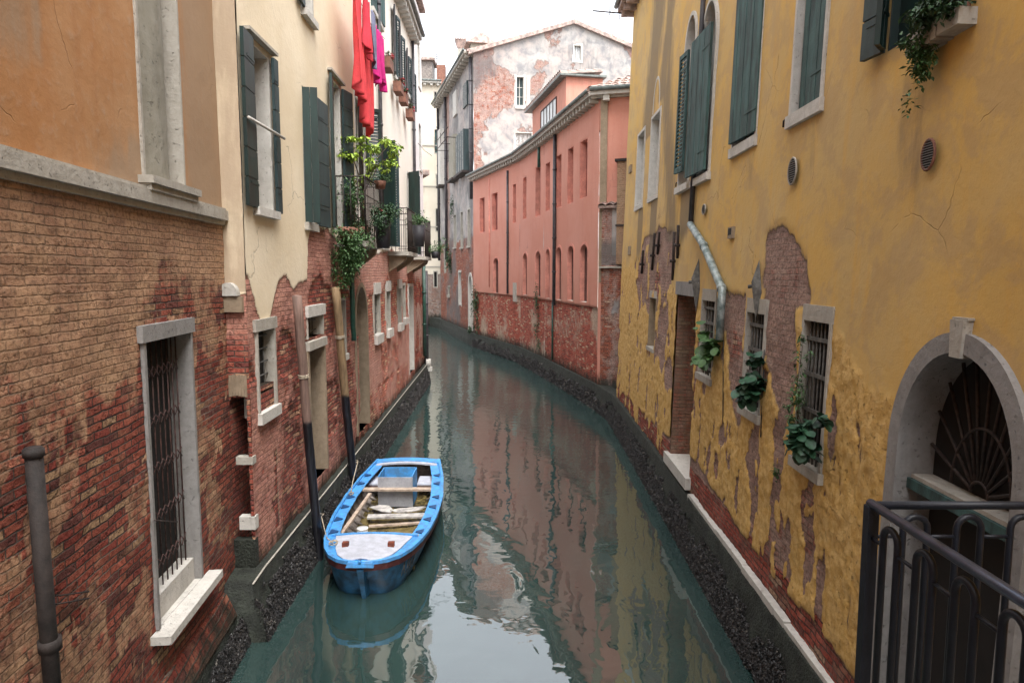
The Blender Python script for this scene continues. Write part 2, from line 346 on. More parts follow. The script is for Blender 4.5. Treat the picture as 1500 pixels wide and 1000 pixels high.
M['red'] = simple('coral_red_cloth', (.62, .050, .060), .9, .12, 4, .001)
M['redd'] = simple('deep_red_cloth', (.50, .030, .050), .9, .12, 4, .001)
M['magenta'] = simple('magenta_cloth', (.50, .010, .17), .9, .15, 4, .001)
M['greycloth'] = simple('grey_blue_cloth', (.16, .17, .25), .9, .15, 4, .001)
M['flower'] = simple('red_pink_flowers', (.45, .06, .07), .8, .3, 20, 0)
M['cable'] = simple('black_cable', (.02, .02, .02), .6, .1, 5, 0)

# mooring pole: bare wood above, tarred black below (uv v = metres above water)
def polemat(name, top, split):
    m = Nd(name); uv = m.uv(); z = m.n('SeparateXYZ', {0: uv}, out=1); v = m.obj()
    g = m.noise(m.sc(v, 12, 12, .8), 2, 5, .6)
    c = m.mix(m.ramp(g, .35, .65), tuple(x * .6 for x in top), top)
    f = m.ramp(m.math('ADD', z, m.math('MULTIPLY', m.noise(v, 6, 3), .12)), split, split + .09)
    c = m.mix(f, m.mix(m.ramp(g, .4, .7), (.006, .006, .008), (.018, .018, .024)), c)
    return m.out(c, m.mix(f, (.35,) * 3, (.8,) * 3), m.math('MULTIPLY', g, .006))
# water
def watermat():
    m = Nd('canal_water'); v = m.obj()
    a = m.noise(m.sc(v, 1.0, .7), 1.9, 2, .45, dist=.6); b = m.noise(m.sc(v, 1.2, 1.9), 2.6, 2, .5, dist=.3); c3 = m.noise(m.sc(v, 1, 1.6), 9, 2, .5)
    y = m.n('SeparateXYZ', {0: v}, out=1); far = m.ramp(y, 10, 30)
    h = m.math('ADD', m.math('MULTIPLY', a, .0075), m.math('MULTIPLY', b, m.math('ADD', .0012, m.math('MULTIPLY', far, .008))))
    h = m.math('ADD', h, m.math('MULTIPLY', c3, m.math('MULTIPLY', far, .0022)))
    silt = m.noise(m.sc(v, .9, .35), .9, 5, .6)
    col = m.mix(m.ramp(silt, .35, .68), (.017, .036, .034), (.027, .052, .047))
    mm = m.out(col, .015, h, 1.0); m.b.inputs['IOR'].default_value = 2.5
    return mm
M['water'] = watermat()

# ------------------------------------------------------------------ wall grids
def lines(segs, extra):
    out = []
    for a, b, st in segs:
        n = max(1, int(round((b - a) / st))); out += [a + (b - a) * i / n for i in range(n)]
    out.append(segs[-1][1]); lo, hi = segs[0][0], segs[-1][1]
    ex = [e for e in extra if lo < e < hi]
    out = [x for x in out if all(abs(x - e) > .012 for e in ex) or x in (lo, hi)] + ex
    return np.array(sorted(set(out)))
class Hole:
    def __init__(s, a0, a1, b0, b1, arch=False, spring=None): s.a0, s.a1, s.b0, s.b1, s.arch, s.spring = a0, a1, b0, b1, arch, spring
    def inside(s, x, y):
        r = (x > s.a0) & (x < s.a1) & (y > s.b0) & (y < s.b1)
        if s.arch:
            c = (s.a0 + s.a1) / 2; h = (s.a1 - s.a0) / 2; rise = s.b1 - s.spring
            r &= (y < s.spring) | ((((x - c) / h) ** 2 + ((y - s.spring) / rise) ** 2) < 1)
        return r
def wallgrid(fr, ssegs, tsegs, holes, maskf, dispf, name, mat, parent, umul=1.0, uoff=0.0, into=None):
    es = []; et = []
    for h in holes:
        es += [h.a0, h.a1]; et += [h.b0] + ([h.b1] if not h.arch else [])
    s = lines(ssegs, es); t = lines(tsegs, et)
    S, T = np.meshgrid(s, t, indexing='ij'); ms = maskf(S, T); D = dispf(S, T, ms)
    co = (np.array(fr.O)[None, None] + S[..., None] * np.array(fr.S) + T[..., None] * np.array(fr.T) + D[..., None] * np.array(fr.N))
    cs = (S[:-1, :-1] + S[1:, 1:]) / 2; ct = (T[:-1, :-1] + T[1:, 1:]) / 2
    keep = np.ones(cs.shape, bool)
    for h in holes: keep &= ~h.inside(cs, ct)
    nt_ = len(t); I, J = np.nonzero(keep); b = I * nt_ + J
    flip = (fr.S.cross(fr.T)).dot(fr.N) < 0
    F = np.stack([b, b + nt_, b + nt_ + 1, b + 1], 1)
    if flip: F = F[:, ::-1]
    V = co.reshape(-1, 3); UV = np.stack([S.ravel() * umul + uoff, T.ravel()], 1); MS = ms.reshape(-1, 4)
    if into is not None:
        into.append((V, F, UV, MS)); return
    return npmesh([(V, F, UV, MS)], name, mat, parent)
def npmesh(parts, name, mat, parent):
    V = np.concatenate([p[0] for p in parts]); off = 0; Fs = []
    for p in parts: Fs.append(p[1] + off); off += len(p[0])
    F = np.concatenate(Fs); UV = np.concatenate([p[2] for p in parts]); MS = np.concatenate([p[3] for p in parts])
    org = Vector((0, 0, 0)); p = parent
    while p is not None: org = org + p.location; p = p.parent
    used = np.unique(F); rm = np.zeros(len(V), int); rm[used] = np.arange(len(used)); V = V[used]; UV = UV[used]; MS = MS[used]; F = rm[F]
    me = bpy.data.meshes.new(name); me.vertices.add(len(V)); me.vertices.foreach_set('co', (V - np.array(org)).ravel())
    me.loops.add(F.size); me.loops.foreach_set('vertex_index', F.ravel().astype(np.int32)); me.polygons.add(len(F))
    me.polygons.foreach_set('loop_start', np.arange(0, F.size, 4, dtype=np.int32))
    try: me.polygons.foreach_set('loop_total', np.full(len(F), 4, dtype=np.int32))
    except Exception: pass
    me.update(calc_edges=True)
    uvl = me.uv_layers.new(name='UVMap'); uvl.data.foreach_set('uv', UV[F.ravel()].ravel())
    a = me.color_attributes.new('mask', 'FLOAT_COLOR', 'POINT'); a.data.foreach_set('color', MS.ravel().astype(np.float32))
    me.polygons.foreach_set('use_smooth', np.ones(len(F), bool)); me.materials.append(mat)
    o = bpy.data.objects.new(name, me); COL.objects.link(o)
    if parent: o.parent = parent
    return o
def maskedbox(fr, boxes, name, mat, parent, rgba=(1, 0, 0, 0), label=None):
    mb = MB()
    for b in boxes: mb.box(fr, *b)
    o = mb.build(name, mat, parent); me = o.data
    a = me.color_attributes.new('mask', 'FLOAT_COLOR', 'POINT'); a.data.foreach_set('color', list(rgba) * len(me.vertices))
    return o
def pxpoly(fr, pts, n=0.0): return [fr.hit(x, y, n) for x, y in pts]
def interpx(fr, pts):
    q = sorted(fr.hit(x, y) for x, y in pts); return np.array([a for a, b in q]), np.array([b for a, b in q])
sstep = lambda x, a, b: np.clip((x - a) / (b - a), 0, 1) ** 2 * (3 - 2 * np.clip((x - a) / (b - a), 0, 1))

# ------------------------------------------------------------------ window kit
def ring(mb, fr, a0, a1, b0, b1, w, n0, n1, bottom=True):
    mb.box(fr, a0 - w, a0, b0 - (w if bottom else 0), b1 + w, n0, n1); mb.box(fr, a1, a1 + w, b0 - (w if bottom else 0), b1 + w, n0, n1)
    mb.box(fr, a0, a1, b1, b1 + w, n0, n1 - .002)
    if bottom: mb.box(fr, a0, a1, b0 - w, b0, n0, n1 - .002)
def grille(mb, fr, a0, a1, b0, b1, n, nv, nh, r, flat=0):
    for i in range(nv):
        s = a0 + (a1 - a0) * (i + .5) / nv; mb.tube([fr.P(s, b0, n), fr.P(s, b1, n)], r, 6)
    for j in range(nh):
        t = b0 + (b1 - b0) * (j + .5) / nh
        if flat: mb.box(fr, a0, a1, t - flat / 2, t + flat / 2, n + r, n + r + .012)
        else: mb.tube([fr.P(a0, t, n + r * 1.6), fr.P(a1, t, n + r * 1.6)], r, 6)
def window(fr, parent, rect, holes, depth=.18, w=.06, proud=.012, frame='stone', pane='glass', sill=None, lintel=None, gr=None, bars=None, name='window', bottom=True, fmat=None, sillw=.06):
    a0, a1, b0, b1 = rect
    holes.append(Hole(a0 - w * .5, a1 + w * .5, b0 - (w * .5 if bottom else 0), b1 + w * .5))
    mb = MB(); ring(mb, fr, a0, a1, b0, b1, w, -depth - .04, proud, bottom); f = mb.build(name, M[frame], parent)
    MB().box(fr, a0 - w * .4, a1 + w * .4, b0 - w * .3, b1 + w * .4, -depth - .03, -depth).build('door_leaf' if name == 'doorway' else 'pane', M[pane], f)
    if sill: MB().box(fr, a0 - sillw - w * .3, a1 + sillw + w * .3, b0 - sill[0], b0 - .002 if bottom is False else b0 + .004, -depth * .9, sill[1]).build('sill', M[sill[2]], f)
    if lintel: MB().box(fr, a0 - lintel[3], a1 + lintel[3], b1 - .003, b1 + lintel[0], -depth * .5, lintel[1]).build('lintel', M[lintel[2]], f)
    if gr:
        g = MB(); grille(g, fr, a0, a1, b0, b1, -depth * gr.get('n', .35), gr['v'], gr['h'], gr['r'], gr.get('flat', 0)); g.build('grille', M[gr['m']], f)
    if bars:
        g = MB()
        for i in range(1, bars[0]): g.box(fr, a0 + (a1 - a0) * i / bars[0] - .018, a0 + (a1 - a0) * i / bars[0] + .018, b0, b1, -depth, -depth + .03)
        for i in range(1, bars[1]): g.box(fr, a0, a1, b0 + (b1 - b0) * i / bars[1] - .014, b0 + (b1 - b0) * i / bars[1] + .014, -depth, -depth + .026)
        g.build('glazing_bars', M[bars[2]], f)
    return f
def leaf(fr, parent, s0, s1, b0, b1, n, ang=0.0, mat='shut', planks=True, rails=0, th=.045, name='shutter', back=False):
    """shutter leaf hinged at s0 running to s1, swung out by ang degrees from the wall plane"""
    L = abs(s1 - s0); sg = 1 if s1 > s0 else -1; a = R(ang)
    H = fr.P(s0, 0, n); Sd = fr.S * sg * math.cos(a) + fr.N * math.sin(a); Nd_ = fr.N * math.cos(a) - fr.S * sg * math.sin(a)
    lf = Frame(H, Sd, fr.T, Nd_); mb = MB(); np_ = max(2, int(round(L / .14)))
    if planks == 'v':
        for i in range(np_): mb.box(lf, L * i / np_ + .003, L * (i + 1) / np_ - .003, b0, b1, 0, th - (.004 if i % 2 else 0))
    elif planks == 'h':
        nh = max(2, int(round((b1 - b0) / .33)))
        for i in range(nh): mb.box(lf, .0, L, b0 + (b1 - b0) * i / nh + .008, b0 + (b1 - b0) * (i + 1) / nh - .008, .0, th)
        mb.box(lf, .01, L - .01, b0 + .01, b1 - .01, .006, th - .008)
    elif planks == 'l':
        nh = int((b1 - b0) / .07)
        for i in range(nh):
            t = b0 + (b1 - b0) * (i + .5) / nh
            mb.hexa([lf.P(.06, t - .03, .005), lf.P(L - .06, t - .03, .005), lf.P(L - .06, t - .022, .012), lf.P(.06, t - .022, .012)] and
                    [lf.P(.06, t - .035, .036), lf.P(L - .06, t - .035, .036), lf.P(L - .06, t + .02, .006), lf.P(.06, t + .02, .006),
                     lf.P(.06, t - .028, .042), lf.P(L - .06, t - .028, .042), lf.P(L - .06, t + .028, .012), lf.P(.06, t + .028, .012)])
        mb.box(lf, 0, .06, b0, b1, 0, th); mb.box(lf, L - .06, L, b0, b1, 0, th); mb.box(lf, .06, L - .06, b0, b0 + .08, 0, th - .002); mb.box(lf, .06, L - .06, b1 - .08, b1, 0, th - .002)
    else: mb.box(lf, 0, L, b0, b1, 0, th)
    for i in range(rails):
        t = b0 + (b1 - b0) * (.13 + .74 * i / max(1, rails - 1)); mb.box(lf, .02, L - .02, t - .045, t + .045, th, th + .02)
    hb = mb
    for k in (.14, .86):
        t = b0 + (b1 - b0) * k; hb.box(lf, -.01, min(L * .75, .4), t - .014, t + .014, th + (.02 if rails else 0), th + .006 + (.02 if rails else 0))
    return mb.build(name, M[mat], parent)
def archring(mb, fr, a0, a1, b0, spring, top, w, n0, n1, seg=20, bev=0, wt=None):
    """arch surround: legs and voussoir ring; the ring is one solid band"""
    c = (a0 + a1) / 2; h = (a1 - a0) / 2; rise = top - spring
    pin, pout = [(a0, b0)], [(a0 - w, b0)]
    for i in range(seg + 1):
        t = math.pi * (1 - i / seg); pin.append((c + h * math.cos(t), spring + rise * math.sin(t)))
        pout.append((c + (h + w) * math.cos(t), spring + (rise + (wt or w)) * math.sin(t)))
    pin.append((a1, b0)); pout.append((a1 + w, b0)); P = fr.P
    for i in range(len(pin) - 1):
        A, B, C_, D_ = pin[i], pin[i + 1], pout[i + 1], pout[i]; q = sum(math.dist(pin[k], pin[k + 1]) for k in range(i)); q2 = q + math.dist(A, B)
        mb.face([P(*A, n1), P(*B, n1), P(*C_, n1), P(*D_, n1)], [A, B, C_, D_])
        mb.face([P(*B, n0), P(*A, n0), P(*D_, n0), P(*C_, n0)])
        mb.face([P(*A, n0), P(*B, n0), P(*B, n1), P(*A, n1)], [(n0, q), (n0, q2), (n1, q2), (n1, q)], True)
        mb.face([P(*D_, n1), P(*C_, n1), P(*C_, n0), P(*D_, n0)])
def archpane(mb, fr, a0, a1, b0, spring, top, n, th=.03, seg=20):
    c = (a0 + a1) / 2; h = (a1 - a0) / 2; rise = top - spring; pts = [(a0, b0), (a1, b0)]
    pts += [(c + h * math.cos(math.pi * i / seg), spring + rise * math.sin(math.pi * i / seg)) for i in range(seg + 1)]
    mb.face([fr.P(x, y, n) for x, y in pts], pts); mb.face([fr.P(x, y, n - th) for x, y in reversed(pts)])
    for i in range(len(pts)):
        A, B = pts[i], pts[(i + 1) % len(pts)]; mb.face([fr.P(*A, n), fr.P(*A, n - th), fr.P(*B, n - th), fr.P(*B, n)])
def pipe(fr, parent, pts, r, mat, name='drainpipe', n=None, brackets=True):
    mb = MB(); P = [fr.P(a, b, (n if n is not None else r + .02)) for a, b in pts]; mb.tube(P, r, 10)
    if brackets:
        for i in range(len(pts) - 1):
            L = (P[i + 1] - P[i]).length; k = int(L / 1.6)
            for j in range(1, k + 1):
                q = P[i].lerp(P[i + 1], j / (k + 1)); d = (P[i + 1] - P[i]).normalized() * .03; mb.tube([q - d, q + d], r * 1.28, 10)
    return mb.build(name, M[mat], parent)
def cornice(fr, parent, s0, s1, t, out=.35, dent=.32, mat='stone', gut=True, name='cornice', th=.12, dw=.12):
    mb = MB(); mb.box(fr, s0, s1, t, t + th, -.3, out); mb.box(fr, s0, s1, t - .06, t - .002, -.1, out * .35)
    n = int((s1 - s0) / dent)
    for i in range(n):
        s = s0 + (s1 - s0) * (i + .5) / n; mb.box(fr, s - dw / 2, s + dw / 2, t - .17, t - .001, -.05, out * .82)
    o = mb.build(name, M[mat], parent)
    if gut:
        g = MB(); g.tube([fr.P(s0, t + th + .06, out + .05), fr.P(s1, t + th + .06, out + .05)], .07, 8); g.build('gutter', M['gutter'], parent)
    return o
def body(fr, parent, s0, s1, b1, depth, mat, rgba=(1, 0, 0, 1), gap=.5):
    maskedbox(fr, [(s0, s1, -.6, b1, -depth, -gap)], 'rear_wall', M[mat], parent, rgba)
def tiled_roof(parent, p0, p1, q1, q0, name='roof', pitch=.24, step=.38, th=.0):
    """corrugated tile sheet on quad p0->p1 (eave) to q0->q1 (ridge), rows of pantiles"""
    p0, p1, q0, q1 = map(Vector, (p0, p1, q0, q1)); L = (p1 - p0).length; H = (q0 - p0).length
    nu = max(6, int(L / pitch) * 6); nv = max(2, int(H / step)); vs = []; fs = []; nrm = (p1 - p0).cross(q0 - p0).normalized()
    if nrm.z < 0: nrm = -nrm
    for j in range(nv):
        for e in (0, 1):
            for i in range(nu + 1):
                u = i / nu; v = (j + e) / nv; b = p0.lerp(p1, u).lerp(q0.lerp(q1, u), v)
                hgt = .055 * abs(math.sin(math.pi * i / 6)) + (.045 if e == 0 else .0) + random.uniform(-.004, .004)
                vs.append(b + nrm * hgt)
    for r in range(2 * nv - 1):
        for i in range(nu): fs.append((r * (nu + 1) + i, r * (nu + 1) + i + 1, (r + 1) * (nu + 1) + i + 1, (r + 1) * (nu + 1) + i))
    mb = MB(); mb.mesh(vs, fs, smooth=False)
    mb.face([p0 - nrm * .06, p1 - nrm * .06, q1 - nrm * .06, q0 - nrm * .06]); mb.face([p0 - nrm * .06, p1 - nrm * .06, p1 + nrm * .03, p0 + nrm * .03])
    mb.face([q0 - nrm * .06, p0 - nrm * .06, p0 + nrm * .03, q0 + nrm * .03]); mb.face([p1 - nrm * .06, q1 - nrm * .06, q1 + nrm * .03, p1 + nrm * .03])
    return mb.build(name, M['tile'], parent)

# ------------------------------------------------------------------ frames of the walls
FA = wallframe(-2.79, -.089, 1)
FB = wallframe(-3.128, -.018, 1)
FY = wallframe(2.766, .019, -1, tilt=.03)
PK = [(2.87, 22.6), (1.42, 29.9), (.43, 34.3), (-2.3, 41.9)]
FP = [segframe(PK[i], PK[i + 1], -1) for i in range(3)]
FC, LC = segframe((-2.3, 42.1), (-5.75, 55.3), -1)
FG, LG = segframe((-2.3, 42.05), (10.5, 44.8), 1)
FD, LD = segframe((-5.75, 55.35), (-9.6, 63.0), -1)

# ================================================================== setting: water and quays
def sheet(name, pts, z, mat):
    mb = MB(); mb.face([(x, y, z) for x, y in pts]); o = mb.build(name, mat); o['kind'] = 'structure'; return o
sheet('canal_water', [(-60, -30), (60, -30), (60, 130), (-60, 130)], 0.0, M['water'])
sheet('canal_bed', [(-70, -24), (70, -24), (70, 140), (-70, 140)], -1.2, M['moss'])
def quay(name, path, top, out, side, zdark=None):
    """rough stone footing along the houses; path = wall foot points"""
    vs = []; fs = []; uvs = []
    P = [Vector((x, y, 0)) for x, y in path]; pts = []; acc = 0
    for i in range(len(P) - 1):
        n = max(2, int((P[i + 1] - P[i]).length / (.12 if P[i].y < 14 else .3)))
        for k in range(n): pts.append(P[i].lerp(P[i + 1], k / n))
    pts.append(P[-1]); rnd = random.Random(3)
    prof = [(-.35, top), (0, top + .005), (out - .015, top), (out, top - .03), (out + .01, top - .28), (out + .05, top - .36), (out + .10, .12), (out + .12, -.1), (out + .2, -1.2)]
    K = len(prof)
    for i, p in enumerate(pts):
        d = (pts[min(i + 1, len(pts) - 1)] - pts[max(i - 1, 0)]).normalized(); n = Vector((d.y, -d.x, 0)) * side
        for k, (o, z) in enumerate(prof):
            j = 0 if k < 2 else (.008 if k < 5 else .035)
            vs.append(p + n * (o + rnd.uniform(-j, j)) + Vector((0, 0, z + rnd.uniform(-j, j) * .5)))
    for i in range(len(pts) - 1):
        for k in range(K - 1):
            a = i * K + k; f = (a, a + 1, a + K + 1, a + K); fs.append(f if side > 0 else f[::-1])
    fs.append(tuple(range(K)) if side < 0 else tuple(range(K))[::-1])
    mb = MB(); mb.mesh(vs, fs, smooth=True); o = mb.build(name, M['moss']); o['kind'] = 'structure'; return pts
LQ = [(-3.24, 7.95), (-3.27, 8.44), (-3.36, 14), (-3.47, 20), (-3.62, 28.2), (-5.2, 34), (-9.5, 46), (-14, 56)]
RQ = [(2.2, -26), (2.86, 6), (3.10, 18), (3.13, 20.6), (2.84, 22.7), (1.40, 30), (.41, 34.4), (-2.32, 42.0), (-5.8, 55.4), (-9.7, 63.2)]
LQ2 = [tuple(FA.P(s, 0, .02))[:2] for s in (-26, 0, 4, 8.1)]; quay('quay_left', LQ2, .36, .12, 1)
lq = quay('quay_left', LQ, .75, .10, 1); rq = quay('quay_right', RQ, .80, .05, -1)
def along(path, lo, hi):
    L = [Vector((x, y, 0)) for x, y in path]; out = []
    for i in range(len(L) - 1): out.append((L[i], L[i + 1], (L[i + 1] - L[i]).length))
    return out
def mussels(name, path, side, out, label, z0, z1, zones, seed):
    rnd = random.Random(seed); vs = []; fs = []; vb = []; fb = []
    for (A, B, L) in along(path, 0, 1):
        d = (B - A).normalized(); n = Vector((d.y, -d.x, 0)) * side
        for (ya, yb, dens, sz) in zones:
            a = max(A.y, ya); b = min(B.y, yb)
            if b <= a: continue
            for _ in range(int((b - a) * dens)):
                y = rnd.uniform(a, b); u = (y - A.y) / (B.y - A.y); p = A.lerp(B, u)
                q = rnd.betavariate(1.3, 1.6); z = z0 + (z1 - z0) * q
                ed = fbm(np.array([y * 1.7]), np.array([z * 3.0]), seed, 3)[0]
                if ed < .22 + .55 * max(0, q - .45): continue
                o = out + (.13 - .18 * max(0, z) if z < .45 else .02) + rnd.uniform(-.02, .035)
                c = p + n * o + Vector((0, 0, z)); l = sz * rnd.uniform(.6, 1.35)
                ax = Vector((rnd.uniform(-1, 1), rnd.uniform(-1, 1), rnd.uniform(-1, 1))).normalized()
                ay = ax.orthogonal().normalized(); az_ = ax.cross(ay)
                V_, F_ = (vs, fs) if rnd.random() > .05 else (vb, fb); i = len(V_)
                V_ += [c + ax * l, c + ay * l * .42, c + az_ * l * .3 - ax * l * .1, c - ay * l * .42, c - az_ * l * .3, c - ax * l * .8]
                F_ += [(i + a_, i + b_, i + c_) for a_, b_, c_ in ((0, 1, 2), (0, 2, 3), (0, 3, 4), (0, 4, 1), (5, 2, 1), (5, 3, 2), (5, 4, 3), (5, 1, 4))]
    mb = MB(); mb.mesh(vs, fs, smooth=False); o = mb.build(name, M['mussel']); tag(o, label[0], 'mussels', kind='stuff')
    mb = MB(); mb.mesh(vb, fb, smooth=False); o = mb.build('barnacles', M['barn']); tag(o, label[1], 'barnacles', kind='stuff')
mussels('mussels', LQ, 1, .10, ('dark mussel shells crusting the footing under the left houses', 'pale barnacle shells scattered among the mussels on the left footing'), -.06, .60, [(7.9, 12, 5200, .024), (12, 20, 2600, .030), (20, 28, 1000, .045)], 5)
mussels('mussels', LQ2, 1, .12, ('dark mussel shells crusting the foot of the orange house', 'pale barnacle shells scattered at the foot of the orange house'), -.06, .34, [(5, 8.2, 4200, .024)], 15)
mussels('mussels', RQ, -1, .05, ('dark mussel shells crusting the footing under the right houses', 'pale barnacle shells scattered among the mussels on the right footing'), -.06, .56, [(4.5, 11, 5200, .024), (11, 22, 2300, .032), (22, 42, 420, .065)], 6)

mb = MB()
for (Aq, Bq, Lq) in along(LQ, 0, 1):
    if Aq.y > 27: continue
    d = (Bq - Aq).normalized(); n = Vector((d.y, -d.x, 0)); z = Vector((0, 0, .012))
    q = [Aq + n * .085, Bq + n * .085, Bq + n * .105, Aq + n * .105]; q = [p + Vector((0, 0, .742)) for p in q]; mb.hexa(q + [p + z for p in q])
o = mb.build('quay_edge', M['stone']); o['kind'] = 'structure'
# ================================================================== orange house, near left
A = empty('orange_house', (-3.4, 4, 0), 'house with orange plaster above a stone string course and worn brick below', 'house')
hA = []
AZ = 5.08
def hA_recess():
    a0, a1, b0, b1 = FA.rect(203, 262, -40, 272); b0 = AZ + .30; b1 = 9.4
    hA.append(Hole(a0, a1, b0, b1)); mb = MB(); mb.box(FA, a0 - .02, a0 + .022, b0, b1, -.28, .015); mb.box(FA, a1 - .015, a1 + .022, b0, b1, -.28, .015); mb.box(FA, a0, a1, b1 - .02, b1 + .1, -.16, .02)
    f = mb.build('blocked_window', M['stone'], A)
    MB().box(FA, a0 - .03, a1 + .03, b0 - .05, b1, -.34, -.30).build('panel', M['dark'], f)
    vs, fs = [], []; c = (a0 + a1) / 2 + .012; rs, rn = (a1 - a0) / 2 - .035, .19
    for t in (b0 - .02, b1):
        for k in range(17): q = math.pi * k / 16; vs.append(FA.P(c + rs * math.cos(q), t, -.22 + rn * math.sin(q)))
    for k in range(16): fs.append((k, 17 + k, 18 + k, k + 1))
    fl = MB(); fl.mesh(vs, fs); fl.build('flue', M['render_grey'], f)
    r = MB(); r.tube([FA.P(a0 + (a1 - a0) * .72, b0, -.13), FA.P(a0 + (a1 - a0) * .72, b1, -.13)], .05, 14)
    m2 = MB(); m2.box(FA, a0 - .10, a1 + .14, b0 - .07, b0 - .001, -.15, .13); m2.box(FA, a0 - .08, a1 + .12, b0 - .13, b0 - .071, -.1, .10); m2.box(FA, a0 - .06, a1 + .10, b0 - .20, b0 - .131, -.1, .075); m2.build('moulded_sill', M['stone'], f)
hA_recess()
a0, a1, _, _ = FA.rect(217, 286, 640, 650); b1 = FA.hit(250, 492)[1]; b0 = FA.hit(262, 845)[1]
winA = (a0 + .02, a1 - .04, b0 - .27, b1)
fA = window(FA, A, winA, hA, depth=.22, w=.05, proud=.02, frame='greystone', pane='dark', lintel=(.15, .035, 'greystone', .09), bottom=False)
g = MB(); n = 9; d = -.12
for i in range(n):
    s = winA[0] + (winA[1] - winA[0]) * (i + .5) / n; g.tube([FA.P(s, winA[2] + .22, d), FA.P(s, winA[3], d)], .008, 6)
for j in range(5):
    t = winA[2] + .22 + (winA[3] - winA[2] - .22) * (j + .6) / 5.3
    for i in range(n - 1):
        s = winA[0] + (winA[1] - winA[0]) * (i + .5) / n; e = (winA[1] - winA[0]) / n
        g.tube([FA.P(s, t - .05, d + .012), FA.P(s + e, t + .05, d + .012)], .006, 5); g.tube([FA.P(s + e, t - .05, d + .014), FA.P(s, t + .05, d + .014)], .006, 5)
g.build('grille', M['ironred'], fA)
MB().box(FA, winA[0] + .002, winA[1] - .002, winA[2] - .01, winA[2] + .24, -.24, -.06).build('panel', M['whitestone'], fA)
sA = FA.rect(240, 316, 920, 930, .2)
MB().box(FA, winA[0] - .16, winA[1] + .22, winA[2] - .085, winA[2] - .003, -.2, .17).build('sill', M['whitestone'], fA)
ap, at_ = interpx(FA, [(0, 590), (60, 600), (110, 615), (160, 560), (200, 535), (215, 470), (260, 440), (318, 400)])
redline = lambda S: np.interp(S, ap, at_)
faintq = sorted(pxpoly(FA, [(205, 300), (278, 310)]))
def mA(S, T):
    nz = fbm(S * 1.3, T * 1.3, 11, 5) - .5
    Rr = np.clip(.5 + (T - AZ - .0) * 2, 0, 1)
    # bare pinkish patches at the foot of the orange plaster
    G = np.clip(.5 + (T - redline(S) + nz * 1.2) / .9, .12, .86)
    pat = fbm(S * 2.2, T * 1.6, 15, 5); G = np.where(T < redline(S), np.maximum(G, (pat > .56) * .55), G)
    B = np.clip(.62 - np.abs(T - AZ - .1) * .75 + nz * 1.4, 0, .9) * (T > AZ); B = np.maximum(B, np.clip((fbm(S * 1.5, T * .8, 17, 5) - .46) * 3.2, 0, .62) * (T > AZ))
    B = np.maximum(B, np.clip((S - 6.9) * 1.2, 0, .82) * (T > AZ))
    B = np.maximum(B, .35 * (np.abs(S - (faintq[0][0] + faintq[1][0]) / 2) < .35) * (T < AZ) * (T > winA[3]))
    return np.stack([Rr, G, B, sstep(-(T - 20), 0, 1) * .25], -1)
def dA(S, T, m): return (fbm(S * .8, T * .8, 21, 3) - .5) * .05 + (fbm(S * 5, T * 8, 22, 3) - .5) * .02 * (T < AZ)
wallgrid(FA, [(-24, 3.6, .6), (3.6, 8.46, .035)], [(.55, 1.4, .05), (1.4, 5.2, .03), (5.2, 8.6, .06), (8.6, 12, .4)], hA, mA, dA, 'wall', M['orange'], A)
maskedbox(FA, [(8.40, 8.47, .6, 12, -.6, -.02)], 'side_wall', M['orange'], A, (1, 0, .6, 0))
# string course and batter
mb = MB(); mb.box(FA, -24, 8.50, AZ, AZ + .055, -.05, .045); mb.box(FA, -24, 8.50, AZ + .056, AZ + .17, -.05, .085); mb.box(FA, -24, 8.50, AZ + .171, AZ + .20, -.05, .06); mb.build('string_course', M['stone'], A)
mb = MB(); 
mb.hexa([FA.P(-24, .36, -.1), FA.P(8.44, .36, -.1), FA.P(8.44, .36, .15), FA.P(-24, .36, .15), FA.P(-24, .66, -.1), FA.P(8.44, .66, -.1), FA.P(8.44, .64, .03), FA.P(-24, .64, .03)])
o = mb.build('brick_batter', M['orange'], A)
for L_ in o.data.loops:
    v = o.data.vertices[L_.vertex_index].co + A.location; o.data.uv_layers[0].data[L_.index].uv = (v.y, v.z + (v.x + 3) * .5)
MB().box(FA, -24, 8.45, -.6, .36, -.3, .13).build('plinth', M['moss'], A)
body(FA, A, -24, 8.47, 12, 7, 'orange'); MB().box(FA, -24, 8.47, 12, 12.2, -7, .4).build('roof', M['tile'], A)
p1 = FA.hit(46, 655, .09); p2 = FA.hit(72, 990, .09)
pb = MB(); pb.tube([FA.P(p1[0], p1[1], .10), FA.P(p2[0] + .02, p2[1] - .6, .10)], .052, 12); pb.tube([FA.P(p1[0], p1[1] - .01, .10), FA.P(p1[0], p1[1] - .06, .10)], .062, 12)
q2 = FA.hit(70, 935, .09); pb.tube([FA.P(q2[0], q2[1], .10), FA.P(q2[0] + .003, q2[1] - .08, .10)], .07, 12)
pb.build('drainpipe', M['copperbrown'], A)
for (x0_, y0_, x1_, y1_) in ((78, 872, 122, 866), (78, 884, 122, 876), (222, 762, 254, 764)):
    a = FA.hit(x0_, y0_); b = FA.hit(x1_, y1_); hb = MB(); hb.tube([FA.P(*a, .0), FA.P(*a, .04), FA.P(*b, .04), FA.P(*b, 0)], .006, 6); hb.build('iron_hook', M['iron'], A)

# ================================================================== left row: cream houses and white house
B1 = empty('cream_house', (-3.3, 11, 0), 'near cream plaster house with peeling base, dark green shutters and mooring doorways', 'house')
B2 = empty('cream_house', (-3.5, 19, 0), 'second cream house behind the balconies, with flower boxes and toothed cornice', 'house')
B3 = empty('white_house', (-3.6, 27, 0), 'narrow white house at the far end of the left row, with slit windows', 'house')
hB1, hB2, hB3 = [], [], []
S1, S2, S3 = 15.05, 25.3, 28.3
F = FB
